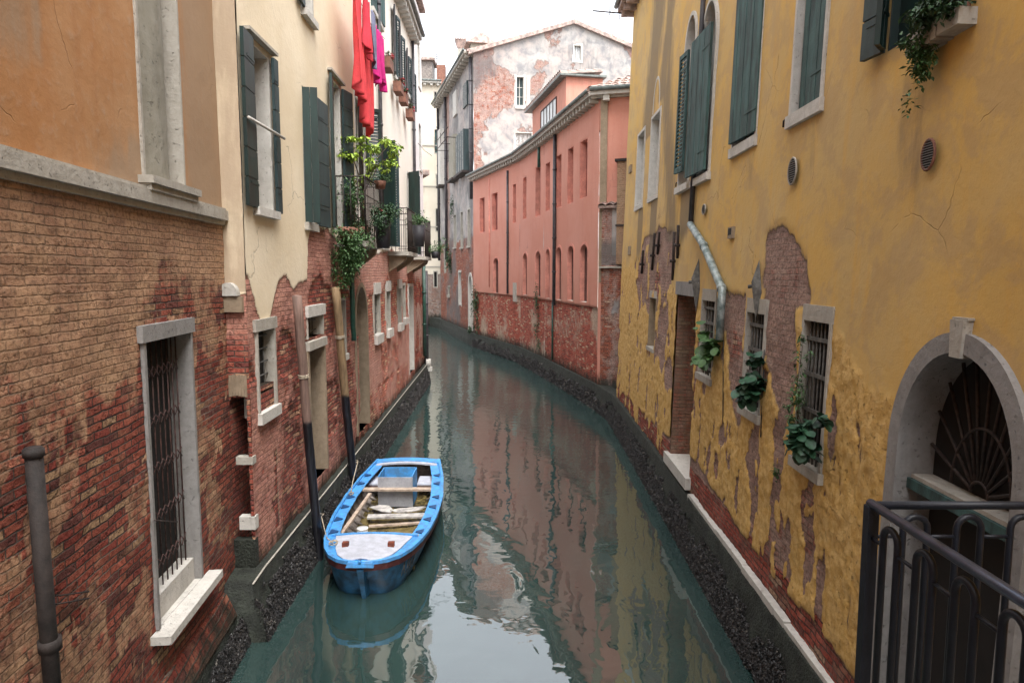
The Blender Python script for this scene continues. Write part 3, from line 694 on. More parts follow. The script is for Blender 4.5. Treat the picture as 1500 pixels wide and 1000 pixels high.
# upper windows, near house
def shuttered(rect, parent, holes, leaves, depth=.3, pane='curtain', frame='whitestone', sill=True, **kw):
    f = window(F, parent, rect, holes, depth=depth, w=.07, proud=.02, frame=frame, pane=pane, sill=(.10, .10, 'whitestone') if sill else None, lintel=kw.pop('lintel', None), **kw)
    for (sa, sb, ta, tb, n, ang, pl, m) in leaves: leaf(F, f, sa, sb, ta, tb, n, ang, m, pl)
    return f
a0, a1, b0, b1 = F.rect(368, 394, 78, 306); xs = F.hit(359, 200, .08)[0]; xe = F.hit(411, 200, .1)[0]
f = shuttered((a0, a1, b0, b1), B1, hB1, [(a0 - .02, xs, b0 - .02, b1 + .05, .03, 4, 'h', 'shut'), (a1 + .02, xe, b0 - .02, b1 + .03, .05, 2, 'h', 'shutgrey')], pane='shutgrey', bars=(2, 6, 'whitestone'))
MB().box(F, a0 - .2, a1 + .2, b1 + .09, b1 + .13, -.02, .10).build('hood', M['stone'], f)
tr = F.hit(385, 187, .1)[1]; r_ = MB(); r_.tube([F.P(xs, tr, .13), F.P(xe, tr, .15)], .02, 8); r_.build('curtain_rod', M['whitestone'], f)
a0, a1, b0, b1 = F.rect(441, 455, -60, 22); shuttered((a0, a1, b0, b0 + 1.8), B1, hB1, [(a0 - .05, a0 - .4, b0, b0 + 1.8, .03, 5, 'h', 'shutgrey')])
s4 = F.hit(443, 230)[0]; t1 = F.hit(443, 130)[1]; t0 = F.hit(443, 325)[1]
a0 = s4 + .02; a1 = F.hit(479, 230)[0] - .5
f = window(F, B1, (a0, s4 + .55, t0, t1), hB1, depth=.2, w=.05, pane='dark', frame='whitestone', sill=(.12, .08, 'stone'))
leaf(F, f, s4, s4 - .235, t0, t1, .02, 100, 'shut', 'v'); leaf(F, f, F.hit(466, 230, .1)[0], F.hit(480, 230, .1)[0], t0 - .02, t1 - .0, .06, 2, 'shutgrey', 'h')
a0, a1, b0, b1 = F.rect(485, 498, 125, 335); f = shuttered((a0, a1, b0, b1), B1, hB1, [(a0 - .02, a0 - .34, b0, b1, .03, 10, False, 'shut'), (a1 + .02, a1 + .42, b0, b1, .05, 14, 'h', 'shutgrey')], sill=False, pane='curtain', bars=(2, 6, 'whitestone'))
MB().box(F, a0 - .2, a1 + .2, b1 + .09, b1 + .13, -.02, .10).build('hood', M['stone'], f)
# lower openings, near house
a0, a1, b0, b1 = F.rect(377, 401, 482, 600); window(F, B1, (a0, a1, b0, b1), hB1, depth=.13, w=.05, proud=.03, frame='stone', pane='dark', sill=(.14, .07, 'whitestone'), lintel=(.15, .04, 'stone', .10), gr=dict(v=3, h=6, r=.009, m='greyiron', n=.75))
a0, a1, b0, b1 = F.rect(450, 472, 462, 493); window(F, B1, (a0, a1, b0, b1), hB1, depth=.22, w=.05, proud=.02, frame='stone', pane='darkwood', lintel=(.18, .05, 'whitestone', .08), gr=dict(v=3, h=2, r=.009, m='greyiron', n=.6), bottom=False)
dA0, dA1, dB0, dB1 = F.rect(452, 478, 506, 700); window(F, B1, (a0, a1, 1.0, dB1 - .02), hB1, depth=.45, w=.09, proud=.03, frame='revealbeige', pane='darkwood', lintel=(.14, .06, 'stone', .10), name='doorway', bottom=False)
a0, a1, b0, b1 = F.rect(498, 506, 440, 520); window(F, B1, (a0, a1, b0, b1), hB1, depth=.10, w=.05, frame='stone', pane='darkwood', sill=(.12, .05, 'whitestone'))
# lower openings, second house
def archdoor(parent, holes, x0, x1, ytop, b0, depth, w, mat, pane='dark'):
    a0, a1, _, t = F.rect(x0, x1, ytop, 560); t = F.hit((x0 + x1) / 2, ytop)[1]; sp = t - (a1 - a0) * .62
    holes.append(Hole(a0 - w * .5, a1 + w * .5, b0 - .02, t + w * .5, True, sp)); mb = MB(); archring(mb, F, a0, a1, b0, sp, t, w, -depth, .03); f = mb.build('arched_doorway', M[mat], parent)
    mb = MB(); archpane(mb, F, a0 - .02, a1 + .02, b0, sp, t + .02, -depth + .01); mb.build('door_leaf', M[pane], f); return f
archdoor(B2, hB2, 521, 537, 420, .95, .5, .10, 'revealbeige', 'darkwood')
for (x0, x1, y0, y1) in ((548, 556, 430, 490), (566, 571, 426, 482), (583, 587, 422, 474)):
    r = F.rect(x0, x1, y0, y1); window(F, B2, r, hB2, depth=.18, w=.06, proud=.02, frame='stone', pane='dark', sill=(.22, .10, 'whitestone'), lintel=(.28, .05, 'whitestone', .04), gr=dict(v=3, h=5, r=.010, m='greyiron', n=.5))
a0, a1, b0, b1 = F.rect(590, 593.5, 418, 466); window(F, B2, (a0, a1, b0, b1), hB2, depth=.18, w=.08, frame='stone', pane='dark', sill=(.2, .1, 'whitestone'))
a0, a1, b0, b1 = F.rect(599, 605, 420, 470); window(F, B2, (a0, a1, 1.0, b1), hB2, depth=.3, w=.12, frame='whitestone', pane='revealbeige', name='doorway', bottom=False)
# upper windows, second house
def slit(x0, x1, y0, y1, pane='dark', **k):
    r = F.rect(x0, x1, y0, y1); return window(F, B2, r, hB2, depth=.16, w=.06, frame='whitestone', pane=pane, sill=(.10, .10, 'whitestone'), **k), r
for (x0, x1, y0, y1) in ((575, 578, 20, 112), (583, 585.5, 50, 122), (593.5, 596, 80, 137), (601, 603, 104, 158)):
    f, r = slit(x0, x1, y0, y1)
    leaf(F, f, r[0] - .03, r[0] - .42, r[2], r[3], .03, 12, 'pipe', False); leaf(F, f, r[1] + .03, r[1] + .42, r[2], r[3], .03, 8, 'shutgrey', 'l')
f, r = slit(521, 533, 152, 262, 'shut'); leaf(F, f, r[1] + .02, r[1] + .38, r[2], r[3], .04, 60, 'shut', 'l')
f, r = slit(542, 556, -60, 24, 'teal', ); leaf(F, f, r[0], r[1], r[2], r[2] + 1.9, .0, 4, 'teal', 'v')
f, r = slit(557, 562, 212, 360, 'dark'); leaf(F, f, r[1] + .02, F.hit(566, 290)[0], r[2], r[3], .05, 45, 'shutgrey', 'l'); leaf(F, f, r[0] - .02, r[0] - .45, r[2], r[3], .05, 60, 'shut', False)
f, r = slit(597, 600, 255, 372, 'dark'); leaf(F, f, r[0] - .02, r[0] - .5, r[2], r[3], .05, 50, 'shut', False); leaf(F, f, r[1] + .02, r[1] + .5, r[2], r[3], .05, 30, 'shutgrey', 'l')
for (x0, x1, y0, y1) in ((611.5, 614.5, 62, 126), (613.5, 616.5, 184, 248)):
    r = F.rect(x0, x1, y0, y1); window(F, B3, r, hB3, depth=.15, w=.06, frame='whitestone', pane='dark', sill=(.1, .06, 'whitestone'))
# plaster line
bp, btm = interpx(FB, [(343, 395), (352, 402), (362, 408), (372, 440), (380, 468), (392, 470), (402, 432), (410, 405), (420, 402), (430, 425), (442, 418), (449, 408), (450, 352), (456, 334), (478, 333), (490, 345), (515, 372), (530, 382), (545, 372), (570, 366), (590, 376), (605, 378), (620, 380)])
pline = lambda S: np.interp(S, bp, btm)
def mB(S, T):
    nz = fbm(S * 1.6, T * 1.6, 31, 5) - .5
    d = T - pline(S) + nz * .22; Rr = np.clip(.5 + d / .8, 0, 1)
    G = np.clip(.5 + (T - (pline(S) - .75 - .5 * (fbm(S * 1.1, T * 0, 33, 3) - .3))) / .8, 0, .95)
    low = fbm(S * 1.2, T * .9, 35, 4); G = np.maximum(G, np.where(T < 2.7 + low, low * 1.25 - .12, 0)); G = np.where((S > 15.5), np.clip(G + .04 * 1.0 - .2 * (T < 1.6), 0, .7), G)
    B = np.clip(fbm(S * 2, T * .35, 36, 4) - .42, 0, 1) * .7
    return np.stack([Rr, G, B, np.full_like(S, .15)], -1)
def dB(S, T, m): return (fbm(S * .7, T * .7, 41, 3) - .5) * .04 + (m[..., 0] > .5) * .012 + (fbm(S * 6, T * 9, 42, 3) - .5) * .03 * (m[..., 0] < .5) - .03 * (m[..., 0] < .5) * (m[..., 1] < .4)
TS = [(.72, 5.6, .035), (5.6, 9.5, .1), (9.5, 13, .35)]
wallgrid(FB, [(8.44, S1, .035)], TS, hB1, mB, dB, 'wall', M['cream'], B1)
wallgrid(FB, [(S1, S2, .06)], [(.72, 5.6, .05), (5.6, 12.9, .12)], hB2, mB, dB, 'wall', M['cream2'], B2)
wallgrid(FB, [(S2, S3, .09)], [(.72, 14.6, .09)], hB3, mB, dB, 'wall', M['white'], B3)
MB().box(FB, 8.42, S3, -.6, .75, -.4, .02).build('plinth', M['moss'], B1)
# return face of the near cream house, looking at the camera, with its arched niche
FR = Frame((-4.6, 8.43, 0), (1, -.0, 0), (0, 0, 1), (0, -1, 0)); xe = FB.P(8.44, 0).x + 4.6
hR = []; nx0, nx1 = xe - .265, xe - .045; nt_ = FR.hit(338, 580)[1]
hR.append(Hole(nx0, nx1, FR.hit(340, 800)[1], nt_, True, nt_ - .1))
def mR(S, T):
    nz = fbm(S * 2.5, T * 1.8, 51, 4) - .5; L0 = FR.hit(330, 430)[1]
    return np.stack([np.clip(.5 + (T - L0 + nz * .1) / .4, 0, 1), np.clip(.5 + (T - L0 + .5 + nz) / .9, 0, .8), np.where(T > L0, .72, .0) + nz * .4, np.zeros_like(S)], -1)  # B darkens the upper return: its shade is painted into the plaster
wallgrid(FR, [(.6, xe, .03)], [(.72, 5.5, .035), (5.5, 13, .3)], hR, mR, lambda S, T, m: (fbm(S * 5, T * 7, 52, 3) - .5) * .015, 'side_wall', M['cream'], B1, uoff=.1)
maskedbox(FR, [(nx0 - .05, nx1 + .02, .9, nt_ + .02, -.98, -.92)], 'niche_back', M['cream'], B1, (0, .1, .6, 0)); maskedbox(FR, [(nx0 - .03, nx0 - .005, .9, nt_ - .05, -.94, -.02), (nx1 + .005, nx1 + .02, .9, nt_ - .05, -.94, -.02), (nx0 - .03, nx1 + .02, nt_ - .02, nt_ + .04, -.94, -.03)], 'niche_side', M['cream'], B1, (0, .1, .1, 0))
mb = MB(); 
for i in range(7):
    s = nx0 - .02 + (nx1 - nx0 + .04) * i / 7; mb.box(FR, s, s + (nx1 - nx0 + .04) / 7 - .004, nt_ - .01 + .02 * (3 - abs(i - 3)) / 3, nt_ + .27 + random.uniform(-.01, .01), -.05, .012)
mb.build('arch_bricks', M['woodpale'] if False else M['revealbeige'], B1)
t = FR.hit(345, 680)[1]; MB().box(FR, xe - .20, xe + .012, t, t + .10, -.1, .014).build('corner_stone', M['stone'], B1)
t = FR.hit(345, 775)[1]; MB().box(FR, xe - .19, xe + .013, t, t + .17, -.1, .014).build('corner_stone', M['whitestone'], B1)
MB().box(FR, .6, xe - .0, .2, 1.12, -.1, .03).build('side_plinth', M['moss'], B1)
# white arched hood on the return
t = FR.hit(330, 433)[1]; mb = MB(); archpane(mb, FR, xe - .30, xe - .07, t, t + .02, t + .16, .10, .16); mb.build('stone_hood', M['whitestone'], B1)
MB().box(FR, xe - .34, xe - .03, t - .2, t - .01, -.05, .07).build('brick_corbel', M['revealbeige'], B1)
for (s0, s1, b, h, m) in ((8.44, S1, B1, 13, 'cream'), (S1, S2, B2, 12.9, 'cream2'), (S2, S3, B3, 14.6, 'white')):
    body(FB, b, s0, s1, h, 8, m, (1, 0, .2, 0)); MB().box(FB, s0, s1, h + .16, h + .3, -8, .2).build('roof', M['tile'], b)
maskedbox(FB, [(S3 - .02, S3 + .02, -.2, 14.6, -.55, -.0)], 'side_wall', M['white'], B3, (1, 0, 0, 0))
cornice(FB, B2, S1, S2 - .05, 12.72, .38, .42, 'whitestone', dw=.2)
pipe(FB, B1, [FB.hit(517, 60)[:1] + (12.9,), (FB.hit(517, 60)[0], FB.hit(515, 372)[1])], .05, 'pipe', n=.12)
sg = FB.hit(514.5, 430, .12)[0]; pipe(FB, B1, [(sg, FB.hit(515, 366, .12)[1]), (sg, FB.hit(515, 480, .12)[1]), (sg + .06, FB.hit(515, 490, .12)[1]), (sg + .05, FB.hit(515, 500, .12)[1])], .052, 'pipegreen', n=.14)
s_ = FB.hit(557, 150, .1)[0]; pipe(FB, B2, [(s_, 12.7), (s_, 5.3)], .05, 'pipe', n=.1)
s_ = FB.hit(606.5, 200, .1)[0]; pipe(FB, B2, [(s_, 12.6), (s_, FB.hit(606, 300)[1] - 2.0)], .055, 'pipe', n=.1)
pipe(FB, B3, [(27.2, 5.0), (27.2, 1.2)], .07, 'pipegreen', n=.12); pipe(FB, B3, [(28.2, 4.6), (28.2, .6)], .09, 'pipe', n=.08)
s_ = FB.hit(611, 420, .1)[0]
pv = MB(); pv.box(FB, 28.1, 28.35, .45, .62, 0, .3); pv.tube([FB.P(28.2, .62, .14), FB.P(28.2, .95, .14)], .12, 10); pv.build('pipe_foot', M['whitestone'], B3)
# a plain house that carries the left bank on round the bend
FBK, LBK = segframe((-3.66, 28.4), (-13.5, 55), 1)
BK = empty('bend_house', (-6, 36, 0), 'plain pale house carrying the left bank round the far bend', 'house')
maskedbox(FBK, [(0, LBK, -.4, 8.5, -7, 0)], 'wall', M['white'], BK, (1, .3, 0, 0)); MB().box(FBK, 0, LBK, 8.5, 8.7, -7, .3).build('roof', M['tile'], BK)
mb = MB(); 
for k in range(6): mb.box(FBK, 2 + k * 4, 2.9 + k * 4, 5.2, 6.8, -.1, .03)

# ================================================================== yellow house, right
Y = empty('yellow_house', (3.1, 12, 0), 'long ochre yellow house on the right with flaking plaster and teal shutters', 'house')
hY = []; F = FY; YE = 20.45
# arch doorway near right
a0 = F.hit(1499, 624)[0] - .05; a1 = F.hit(1328, 640)[0]; at = F.hit((1404), 515)[1]; c_ = (a0 + a1) / 2; rise = (a1 - a0) / 2 * 1.25
aw = .135; ab = .85
hY.append(Hole(a0 - aw * .35, a1 + aw * .35, ab, at + aw * .35, True, at - rise))
mb = MB(); archring(mb, F, a0, a1, ab, at - rise, at, aw, -.24, .065, 28); D = mb.build('arched_doorway', M['greystone'], Y)
k0 = F.rect(1392, 1424, 480, 490); mb = MB(); kc = c_ + .0
mb.hexa([F.P(kc - .055, at - .03, -.1), F.P(kc + .055, at - .03, -.1), F.P(kc + .055, at - .03, .085), F.P(kc - .055, at - .03, .085), F.P(kc - .07, at + .215, -.1), F.P(kc + .07, at + .215, -.1), F.P(kc + .07, at + .215, .09), F.P(kc - .07, at + .215, .09)])
mb.box(F, kc - .08, kc + .08, at + .216, at + .232, -.05, .07); mb.build('keystone', M['stone'], D)
tt = F.hit(1330, 702)[1]; MB().box(F, a0 - .0, a1 + .0, tt - .075, tt, -.20, -.03).build('transom', M['teal'], D)
MB().box(F, a0 + .001, a1 - .001, tt + .001, tt + .03, -.22, -.06).build('transom_ledge', M['stone'], D)
mb = MB(); archpane(mb, F, a0 - .02, a1 + .02, ab, at - rise, at + .01, -.22); mb.build('door_leaf', M['dark'], D)
mb = MB()
for i in range(11):
    t = R(12 + 156 * i / 10); r1 = (a1 - a0) * .48
    mb.tube([F.P(c_ + .09 * math.cos(t), tt + .06 + .09 * math.sin(t), -.17), F.P(c_ + r1 * math.cos(t), min(tt + .06 + r1 * 1.75 * math.sin(t), at - .05), -.17)], .013, 6)
for r1 in (.09, .3):
    mb.tube([F.P(c_ + r1 * math.cos(R(6 * k)), tt + .06 + r1 * (1.0 if r1 < .2 else 1.5) * math.sin(R(6 * k)), -.165) for k in range(31)], .012, 6)
mb.build('fan_grille', M['iron'], D)
# grilled ground floor windows
def ywin(x0, x1, y0, y1, lint, gr, **k):
    r = F.rect(x0, x1, y0, y1); return window(F, Y, r, hY, depth=.13, w=k.get('w', .04), proud=.04, frame=k.get('frame', 'stone'), pane='dark', lintel=lint, gr=gr, sill=k.get('sill', (.10, .07, 'stone')), bottom=k.get('bottom', True)), r
g3 = dict(v=7, h=4, r=.011, m='greyiron', n=.2, flat=.04)
w3, r3 = ywin(1175, 1213, 470, 686, (.16, .035, 'stone', .05), g3)
w2, r2 = ywin(1094, 1120, 458, 604, (.18, .035, 'stone', .04), dict(g3, v=6))
w1, r1_ = ywin(1029, 1048, 440, 552, (.18, .035, 'stone', .04), dict(g3, v=5, h=5))
r = F.rect(951, 960, 436, 510); window(F, Y, r, hY, depth=.25, w=.03, frame='revealbeige', pane='revealbeige', lintel=(.16, .02, 'stone', .04), sill=(.08, .04, 'stone'))
r = F.rect(989, 1018, 432, 640); dY = window(F, Y, (r[0], r[1], 1.05, r[3]), hY, depth=1.0, w=.05, proud=-.01, frame='revealbeige', pane='dark', name='doorway', bottom=False, lintel=(.24, .05, 'greystone', .10))
redr = maskedbox(F, [(r[1] - .004, r[1] + .03, 1.0, r[3], -.98, .002)], 'brick_reveal', M['yellow'], dY, (0, .42, .62, 0))
MB().box(F, r[0] - .15, r[1] + .2, .86, 1.06, -.5, .09).build('threshold', M['whitestone'], dY)
# upper windows
def frm(x0, x1, y0, y1): return F.rect(x0, x1, y0, y1)
r = frm(1174, 1216, -120, 152); f = window(F, Y, (r[0], r[1], r[2], r[2] + 2.1), hY, depth=.12, w=.055, proud=.045, frame='whitestone', pane='dark', sill=(.13, .07, 'whitestone'))
leaf(F, f, r[0] + .01, r[1] - .07, r[2] + .06, r[2] + 2.06, -.06, 0, 'teal', 'v', name='shutter')
r = frm(1088, 1121, -120, 200); f = window(F, Y, (r[0] + .02, r[1] + .02, r[2] - .02, r[2] + 2.15), hY, depth=.15, w=.05, proud=.045, frame='whitestone', pane='dark', sill=(.13, .07, 'whitestone'))
leaf(F, f, r[0] - .03, r[1] - .03, r[2] + .03, r[2] + 2.1, .02, 3, 'teal', 'v', name='shutter')
ra = frm(1027, 1047, 48, 255); rb = frm(1003, 1017, 62, 268)
for (rr, ytop) in ((ra, 15), (rb, 35)):
    t = F.hit(1037 if rr is ra else 1010, ytop)[1]; a_, b_ = rr[0], rr[1]; sp = t - (b_ - a_) * .75
    hY.append(Hole(a_ - .03, b_ + .03, rr[2], t + .03, True, sp)); mb = MB(); archring(mb, F, a_, b_, rr[2], sp, t, .07, -.25, .055, 20); f = mb.build('arched_window', M['whitestone'], Y)
    mb = MB(); archpane(mb, F, a_ - .02, b_ + .02, rr[2], sp, t + .02, -.22); mb.build('pane', M['curtain'] if rr is ra else M['revealbeige'], f)
    MB().box(F, a_ - .12, b_ + .12, rr[2] - .12, rr[2] - .003, -.2, .10).build('sill', M['whitestone'], f)
    if rr is ra: leaf(F, f, a_ - .02, b_ + .12, F.hit(1035, 248)[1] - .05, F.hit(1035, 57)[1], .09, 3, 'teal', 'v', name='shutter')
    else: leaf(F, f, a_ + .35, b_ + .04, F.hit(1007, 250)[1], F.hit(1007, 84)[1], .05, 6, 'teal', 'l', name='shutter')
r = frm(955, 967, 172, 286); window(F, Y, r, hY, depth=.2, w=.07, proud=.05, frame='whitestone', pane='curtain', sill=(.1, .06, 'whitestone'))
r = frm(935, 944.5, 198, 300); window(F, Y, r, hY, depth=.2, w=.07, proud=.05, frame='whitestone', pane='curtain', sill=(.1, .06, 'whitestone'))
a_, b_, c0, c1 = frm(960, 968, 118, 168); mb = MB()
mb.face([F.P(a_, c0, .02), F.P(b_, c0, .02), F.P(b_, c0 + .5, .02), F.P((a_ + b_) / 2, c1, .02), F.P(a_, c0 + .5, .02)][::-1]); archring(mb, F, a_, b_, c0 + .1, c0 + .25, c1, .06, -.05, .035, 14); mb.build('pointed_arch', M['whitestone'], Y)
# near high window with dark shutters
rr = frm(1302, 1370, 0, 70); s0 = F.hit(1330, 90)[0]; s1 = F.hit(1306, 60)[0]; t0 = F.hit(1300, 78)[1]
f = window(F, Y, (F.hit(1440, 30)[0], s1, t0 + .02, t0 + 1.9), hY, depth=.05, w=.04, frame='shut', pane='shut', bottom=True)
leaf(F, f, s1 + .01, F.hit(1283, 60)[0], t0 - .02, t0 + 1.9, .04, 10, 'shutgrey', 'h', name='shutter'); leaf(F, f, s1 + .0, s1 + .18, t0, t0 + 1.9, .09, 140, 'shut', 'v', name='shutter')
sill_ = MB(); xs = [F.hit(1355, 60)[0], F.hit(1392, 50)[0], F.hit(1402, 40)[0], F.hit(1437, 20)[0]]; ty = F.hit(1375, 60)[1]
for i in range(3):
    a, b = sorted((xs[i], xs[i + 1])); sill_.box(F, a + .006, b - .006, ty - .06 + .01 * i, ty + .09 - .01 * i, -.1, .14)
sill_.build('sill', M['stone'], f)
# vents, holes, brackets, pipes
def vent(px, py, ru, rv, white=True):
    s, t = F.hit(px, py); su = abs(F.hit(px + ru, py)[0] - s); tv = abs(F.hit(px, py - rv)[1] - t); n = 20
    mb = MB(); pts = [F.P(s + su * math.cos(2 * math.pi * i / n), t + tv * math.sin(2 * math.pi * i / n), .055) for i in range(n + 1)]; mb.tube(pts, .011, 6, cap=False); f = mb.build('vent', M['stone' if white else 'terracotta'], Y)
    mb = MB(); mb.face([F.P(s + su * math.cos(2 * math.pi * i / n), t + tv * math.sin(2 * math.pi * i / n), .056) for i in range(n)][::-1]); mb.build('vent_hole', M['dark'], f)  # flat near-black disc stands in for the shade inside the vent
    mb = MB()
    for i in range(12):
        v = -1 + 2 * (i + .5) / 12; u = math.sqrt(1 - v * v); mb.box(F, s - su * u, s + su * u, t + tv * v - tv * .018, t + tv * v + tv * .018, .057, .064)
    mb.build('vent_louvres', M['greystone'], f)
vent(1168, 251, 6, 19); vent(1371, 227, 9.5, 22, False); vent(1036, 307, 2.5, 7)
s, t = F.hit(1075, 341); MB().box(F, s - .11, s + .11, t - .08, t + .08, -.01, .056).build('putlog_hole', M['revealbeige'], Y); MB().box(F, s - .06, s + .08, t - .03, t + .06, .0, .059).build('putlog_hole', M['dark'], Y)  # second box is a near-black patch standing in for the hole's shade
s, t = F.hit(924, 367); MB().box(F, s - .2, s + .2, t - .12, t + .12, -.01, .055).build('putlog_hole', M['revealbeige'], Y)
s, t = F.hit(925, 248); MB().box(F, s - .2, s + .2, t - .1, t + .1, -.01, .055).build('putlog_hole', M['revealbeige'], Y)
for (px, py) in ((1157, 176), (1082, 218), (995, 268)):
    s, t = F.hit(px, py); mb = MB(); mb.tube([F.P(s - .07, t, 0), F.P(s, t, .05), F.P(s + .05, t, .05), F.P(s + .05, t - .07, .05)], .012, 6); mb.build('shutter_hook', M['iron'], Y)
for (x0, y0, x1, y1) in ((938, 400, 944, 367), (953, 395, 961, 342), (961, 372, 968, 340), (983, 410, 990, 340), (990, 378, 996, 330)):
    a = F.hit(x0, y0, .06); b = F.hit(x1, y1, .06); mb = MB(); mb.tube([F.P(*a, .03), F.P(*b, .09)], .028, 6); c = a[0] * .6 + b[0] * .4, a[1] * .6 + b[1] * .4; mb.tube([F.P(*c, -.05), F.P(*c, .12)], .03, 8); mb.build('anchor_bar', M['iron'], Y)
def hood(px, py, k):
    """bent lead flashing left hanging over the window corner"""
    s, t = F.hit(px, py); k *= 1.0; mb = MB()
    mb.face([F.P(s - .16 * k, t - .12 * k, .02), F.P(s + .12 * k, t - .18 * k, .05), F.P(s + .02 * k, t + .42 * k, .03)]); mb.face([F.P(s - .16 * k, t - .12 * k, .02), F.P(s + .02 * k, t + .42 * k, .03), F.P(s - .02 * k, t + .05 * k, .16 * k)])
    mb.face([F.P(s + .12 * k, t - .18 * k, .05), F.P(s - .02 * k, t + .05 * k, .16 * k), F.P(s + .02 * k, t + .42 * k, .03)]); mb.face([F.P(s - .16 * k, t - .12 * k, .02), F.P(s - .02 * k, t + .05 * k, .16 * k), F.P(s - .1 * k, t - .55 * k, .06)])
    mb.face([F.P(s - .02 * k, t + .05 * k, .16 * k), F.P(s + .10 * k, t - .18 * k, .05), F.P(s - .1 * k, t - .55 * k, .06)])
    mb.tube([F.P(s, t, .02), F.P(s, t - .02, .2 * k)], .03 * k, 8); o = mb.build('lead_flashing', M['greyiron'], Y)
hood(1114, 418, .75); hood(1025, 412, .9)
s_ = F.hit(1019, 200, .08)[0]; tq = F.hit(1019, 328, .08)[1]; pipe(F, Y, [(s_, 11.9), (s_, tq)], .045, 'pipe', n=.08)
e1 = F.hit(1058, 424, .1); e2 = F.hit(1060.5, 500, .1)
zp = MB(); zp.tube([F.P(s_, tq + .02, .09), F.P(*F.hit(1030, 358, .1), .1), F.P(*F.hit(1050, 405, .1), .1), F.P(*e1, .1), F.P(e1[0], e1[1] - .25, .1), F.P(e1[0], e2[1] - .0, .1)], .058, 12)
for px, py in ((1031, 360), (1057, 422)):
    q = F.P(*F.hit(px, py, .1), .1); zp.tube([q + F.S * .02 + F.T * .02, q - F.S * .02 - F.T * .02], .07, 12)
zp.build('drainpipe', M['zinc'], Y)
# masks for the yellow plaster
baseline_s, baseline_t = interpx(F, [(911, 573), (960, 622), (1000, 655), (1016, 670), (1060, 740), (1104, 806), (1160, 875), (1214, 943)])
P1 = pxpoly(F, [(1128, 350), (1140, 338), (1166, 345), (1185, 378), (1186, 440), (1166, 452), (1168, 520), (1160, 612), (1147, 604), (1130, 535), (1119, 512), (1124, 440), (1118, 405)])
P2 = pxpoly(F, [(1064, 440), (1093, 436), (1093, 520), (1088, 600), (1080, 640), (1072, 560), (1064, 500)])
P3 = pxpoly(F, [(930, 385), (945, 350), (975, 335), (992, 345), (986, 430), (987, 600), (975, 560), (955, 500), (945, 440), (936, 460)])
P4 = pxpoly(F, [(1050, 440), (1066, 436), (1066, 480), (1054, 500)])
lump_s, lump_t = interpx(F, [(905, 370), (985, 420), (1065, 445), (1150, 455), (1216, 470), (1260, 500), (1300, 540), (1420, 700)])
def mY(S, T):
    n1 = fbm(S * 1.4, T * 1.4, 61, 5) - .5; n2 = fbm(S * 5.0, T * 1.8, 63, 6); n3 = fbm(S * 3.5, T * 3.5, 65, 4) - .5
    base = .5 + (T - np.interp(S, baseline_s, baseline_t) + n3 * .12) / .5
    sd = np.maximum.reduce([sdpoly(S, T, P1), sdpoly(S, T, P2), sdpoly(S, T, P3), sdpoly(S, T, P4)]) + n1 * .35
    Rr = np.minimum(base, .5 - sd / .7)
    lumpz = np.interp(S, lump_s, lump_t)
    scab = np.clip((n2 - .497) * 8, 0, 1) * sstep(lumpz - .45 - T, 0, .5) * sstep(n1 + .5, .22, .42) * sstep(10.5 - S, -.4, 1.2) * sstep(S, 5.9, 6.8) + np.clip((n2 - .56) * 8, 0, 1) * sstep(lumpz - .3 - T, 0, .5) * sstep(S, 5.2, 5.9)
    Rr = np.minimum(Rr, 1 - np.clip(scab, 0, 1) * .72)
    isl = np.clip((fbm(S * 3, T * 2, 67, 4) - .56) * 8, 0, 1) * (S > 12.5) * (T < 5.2); Rr = np.where(isl > .1, np.maximum(Rr, .5 + isl * .2), Rr)
    G = np.clip(np.where(T < 1.25, .25, .80 + n1 * 1.1), 0, 1)
    # soot streaks below the far sills and a grey vertical run
    B = np.zeros_like(S)
    for (px, py, wd, ln, am) in ((960, 292, .6, 2.0, 1.1), (940, 308, .5, 1.8, 1.0), (1006, 275, .6, 1.4, .9), (1190, 170, .35, 1.0, .38), (1105, 225, .35, 1.0, .38), (1345, 110, .3, 1.6, .5), (1300, 85, .14, .7, .3), (1400, 55, .3, .9, .3)):
        s, t = F.hit(px, py); B = np.maximum(B, am * sstep(wd - np.abs(S - s), 0, wd * .6) * sstep(t - T + .1, 0, .1) * (1 - sstep(t - T, ln * .4, ln)))
    for (xa, ya, xb, yb, wd, am) in ((950, 190, 968, 0, 1.7, .95), (972, 130, 985, 0, 1.1, .85), (985, 340, 978, 120, 1.3, .8)):
        sa, ta = F.hit(xa, ya); sb, tb = F.hit(xb, yb); sc = np.interp(T, [min(ta, tb), max(ta, tb)], [sa, sb] if ta < tb else [sb, sa])
        B = np.maximum(B, am * sstep(wd - np.abs(S - sc), 0, wd) * (T > min(ta, tb) - .2) * (T < max(ta, tb) + 1))
    rough = sstep(lumpz - T + n1 * .8, -.1, .35)
    return np.stack([np.clip(Rr, 0, 1), G, B + .0, rough], -1)
def dY_(S, T, m):
    r = m[..., 3]; a = (fbm(S * .6, T * .6, 71, 3) - .5) * .05
    return a + r * ((fbm(S * 3, T * 3, 72, 4) - .5) * .035 + (fbm(S * 14, T * 14, 73, 3) - .5) * .022) + sstep(m[..., 0], .45, .6) * .022 - .0
wallgrid(F, [(-24, 3.4, .6), (3.4, 9.5, .028), (9.5, 14, .045), (14, YE, .07)], [(.78, 4.6, .03), (4.6, 6, .06), (6, 12, .14)], hY, mY, dY_, 'wall', M['yellow'], Y)
body(F, Y, -24, YE, 12, 7, 'yellow'); maskedbox(F, [(YE - .03, YE + .02, .2, 12, -.55, 0)], 'side_wall', M['yellow'], Y, (1, 0, 0, .4))
MB().box(F, -24, YE + .02, -.6, .79, -.6, .02).build('plinth', M['moss'], Y)
sb0 = F.hit(1016, 700)[0]; mb = MB(); s = 3.0
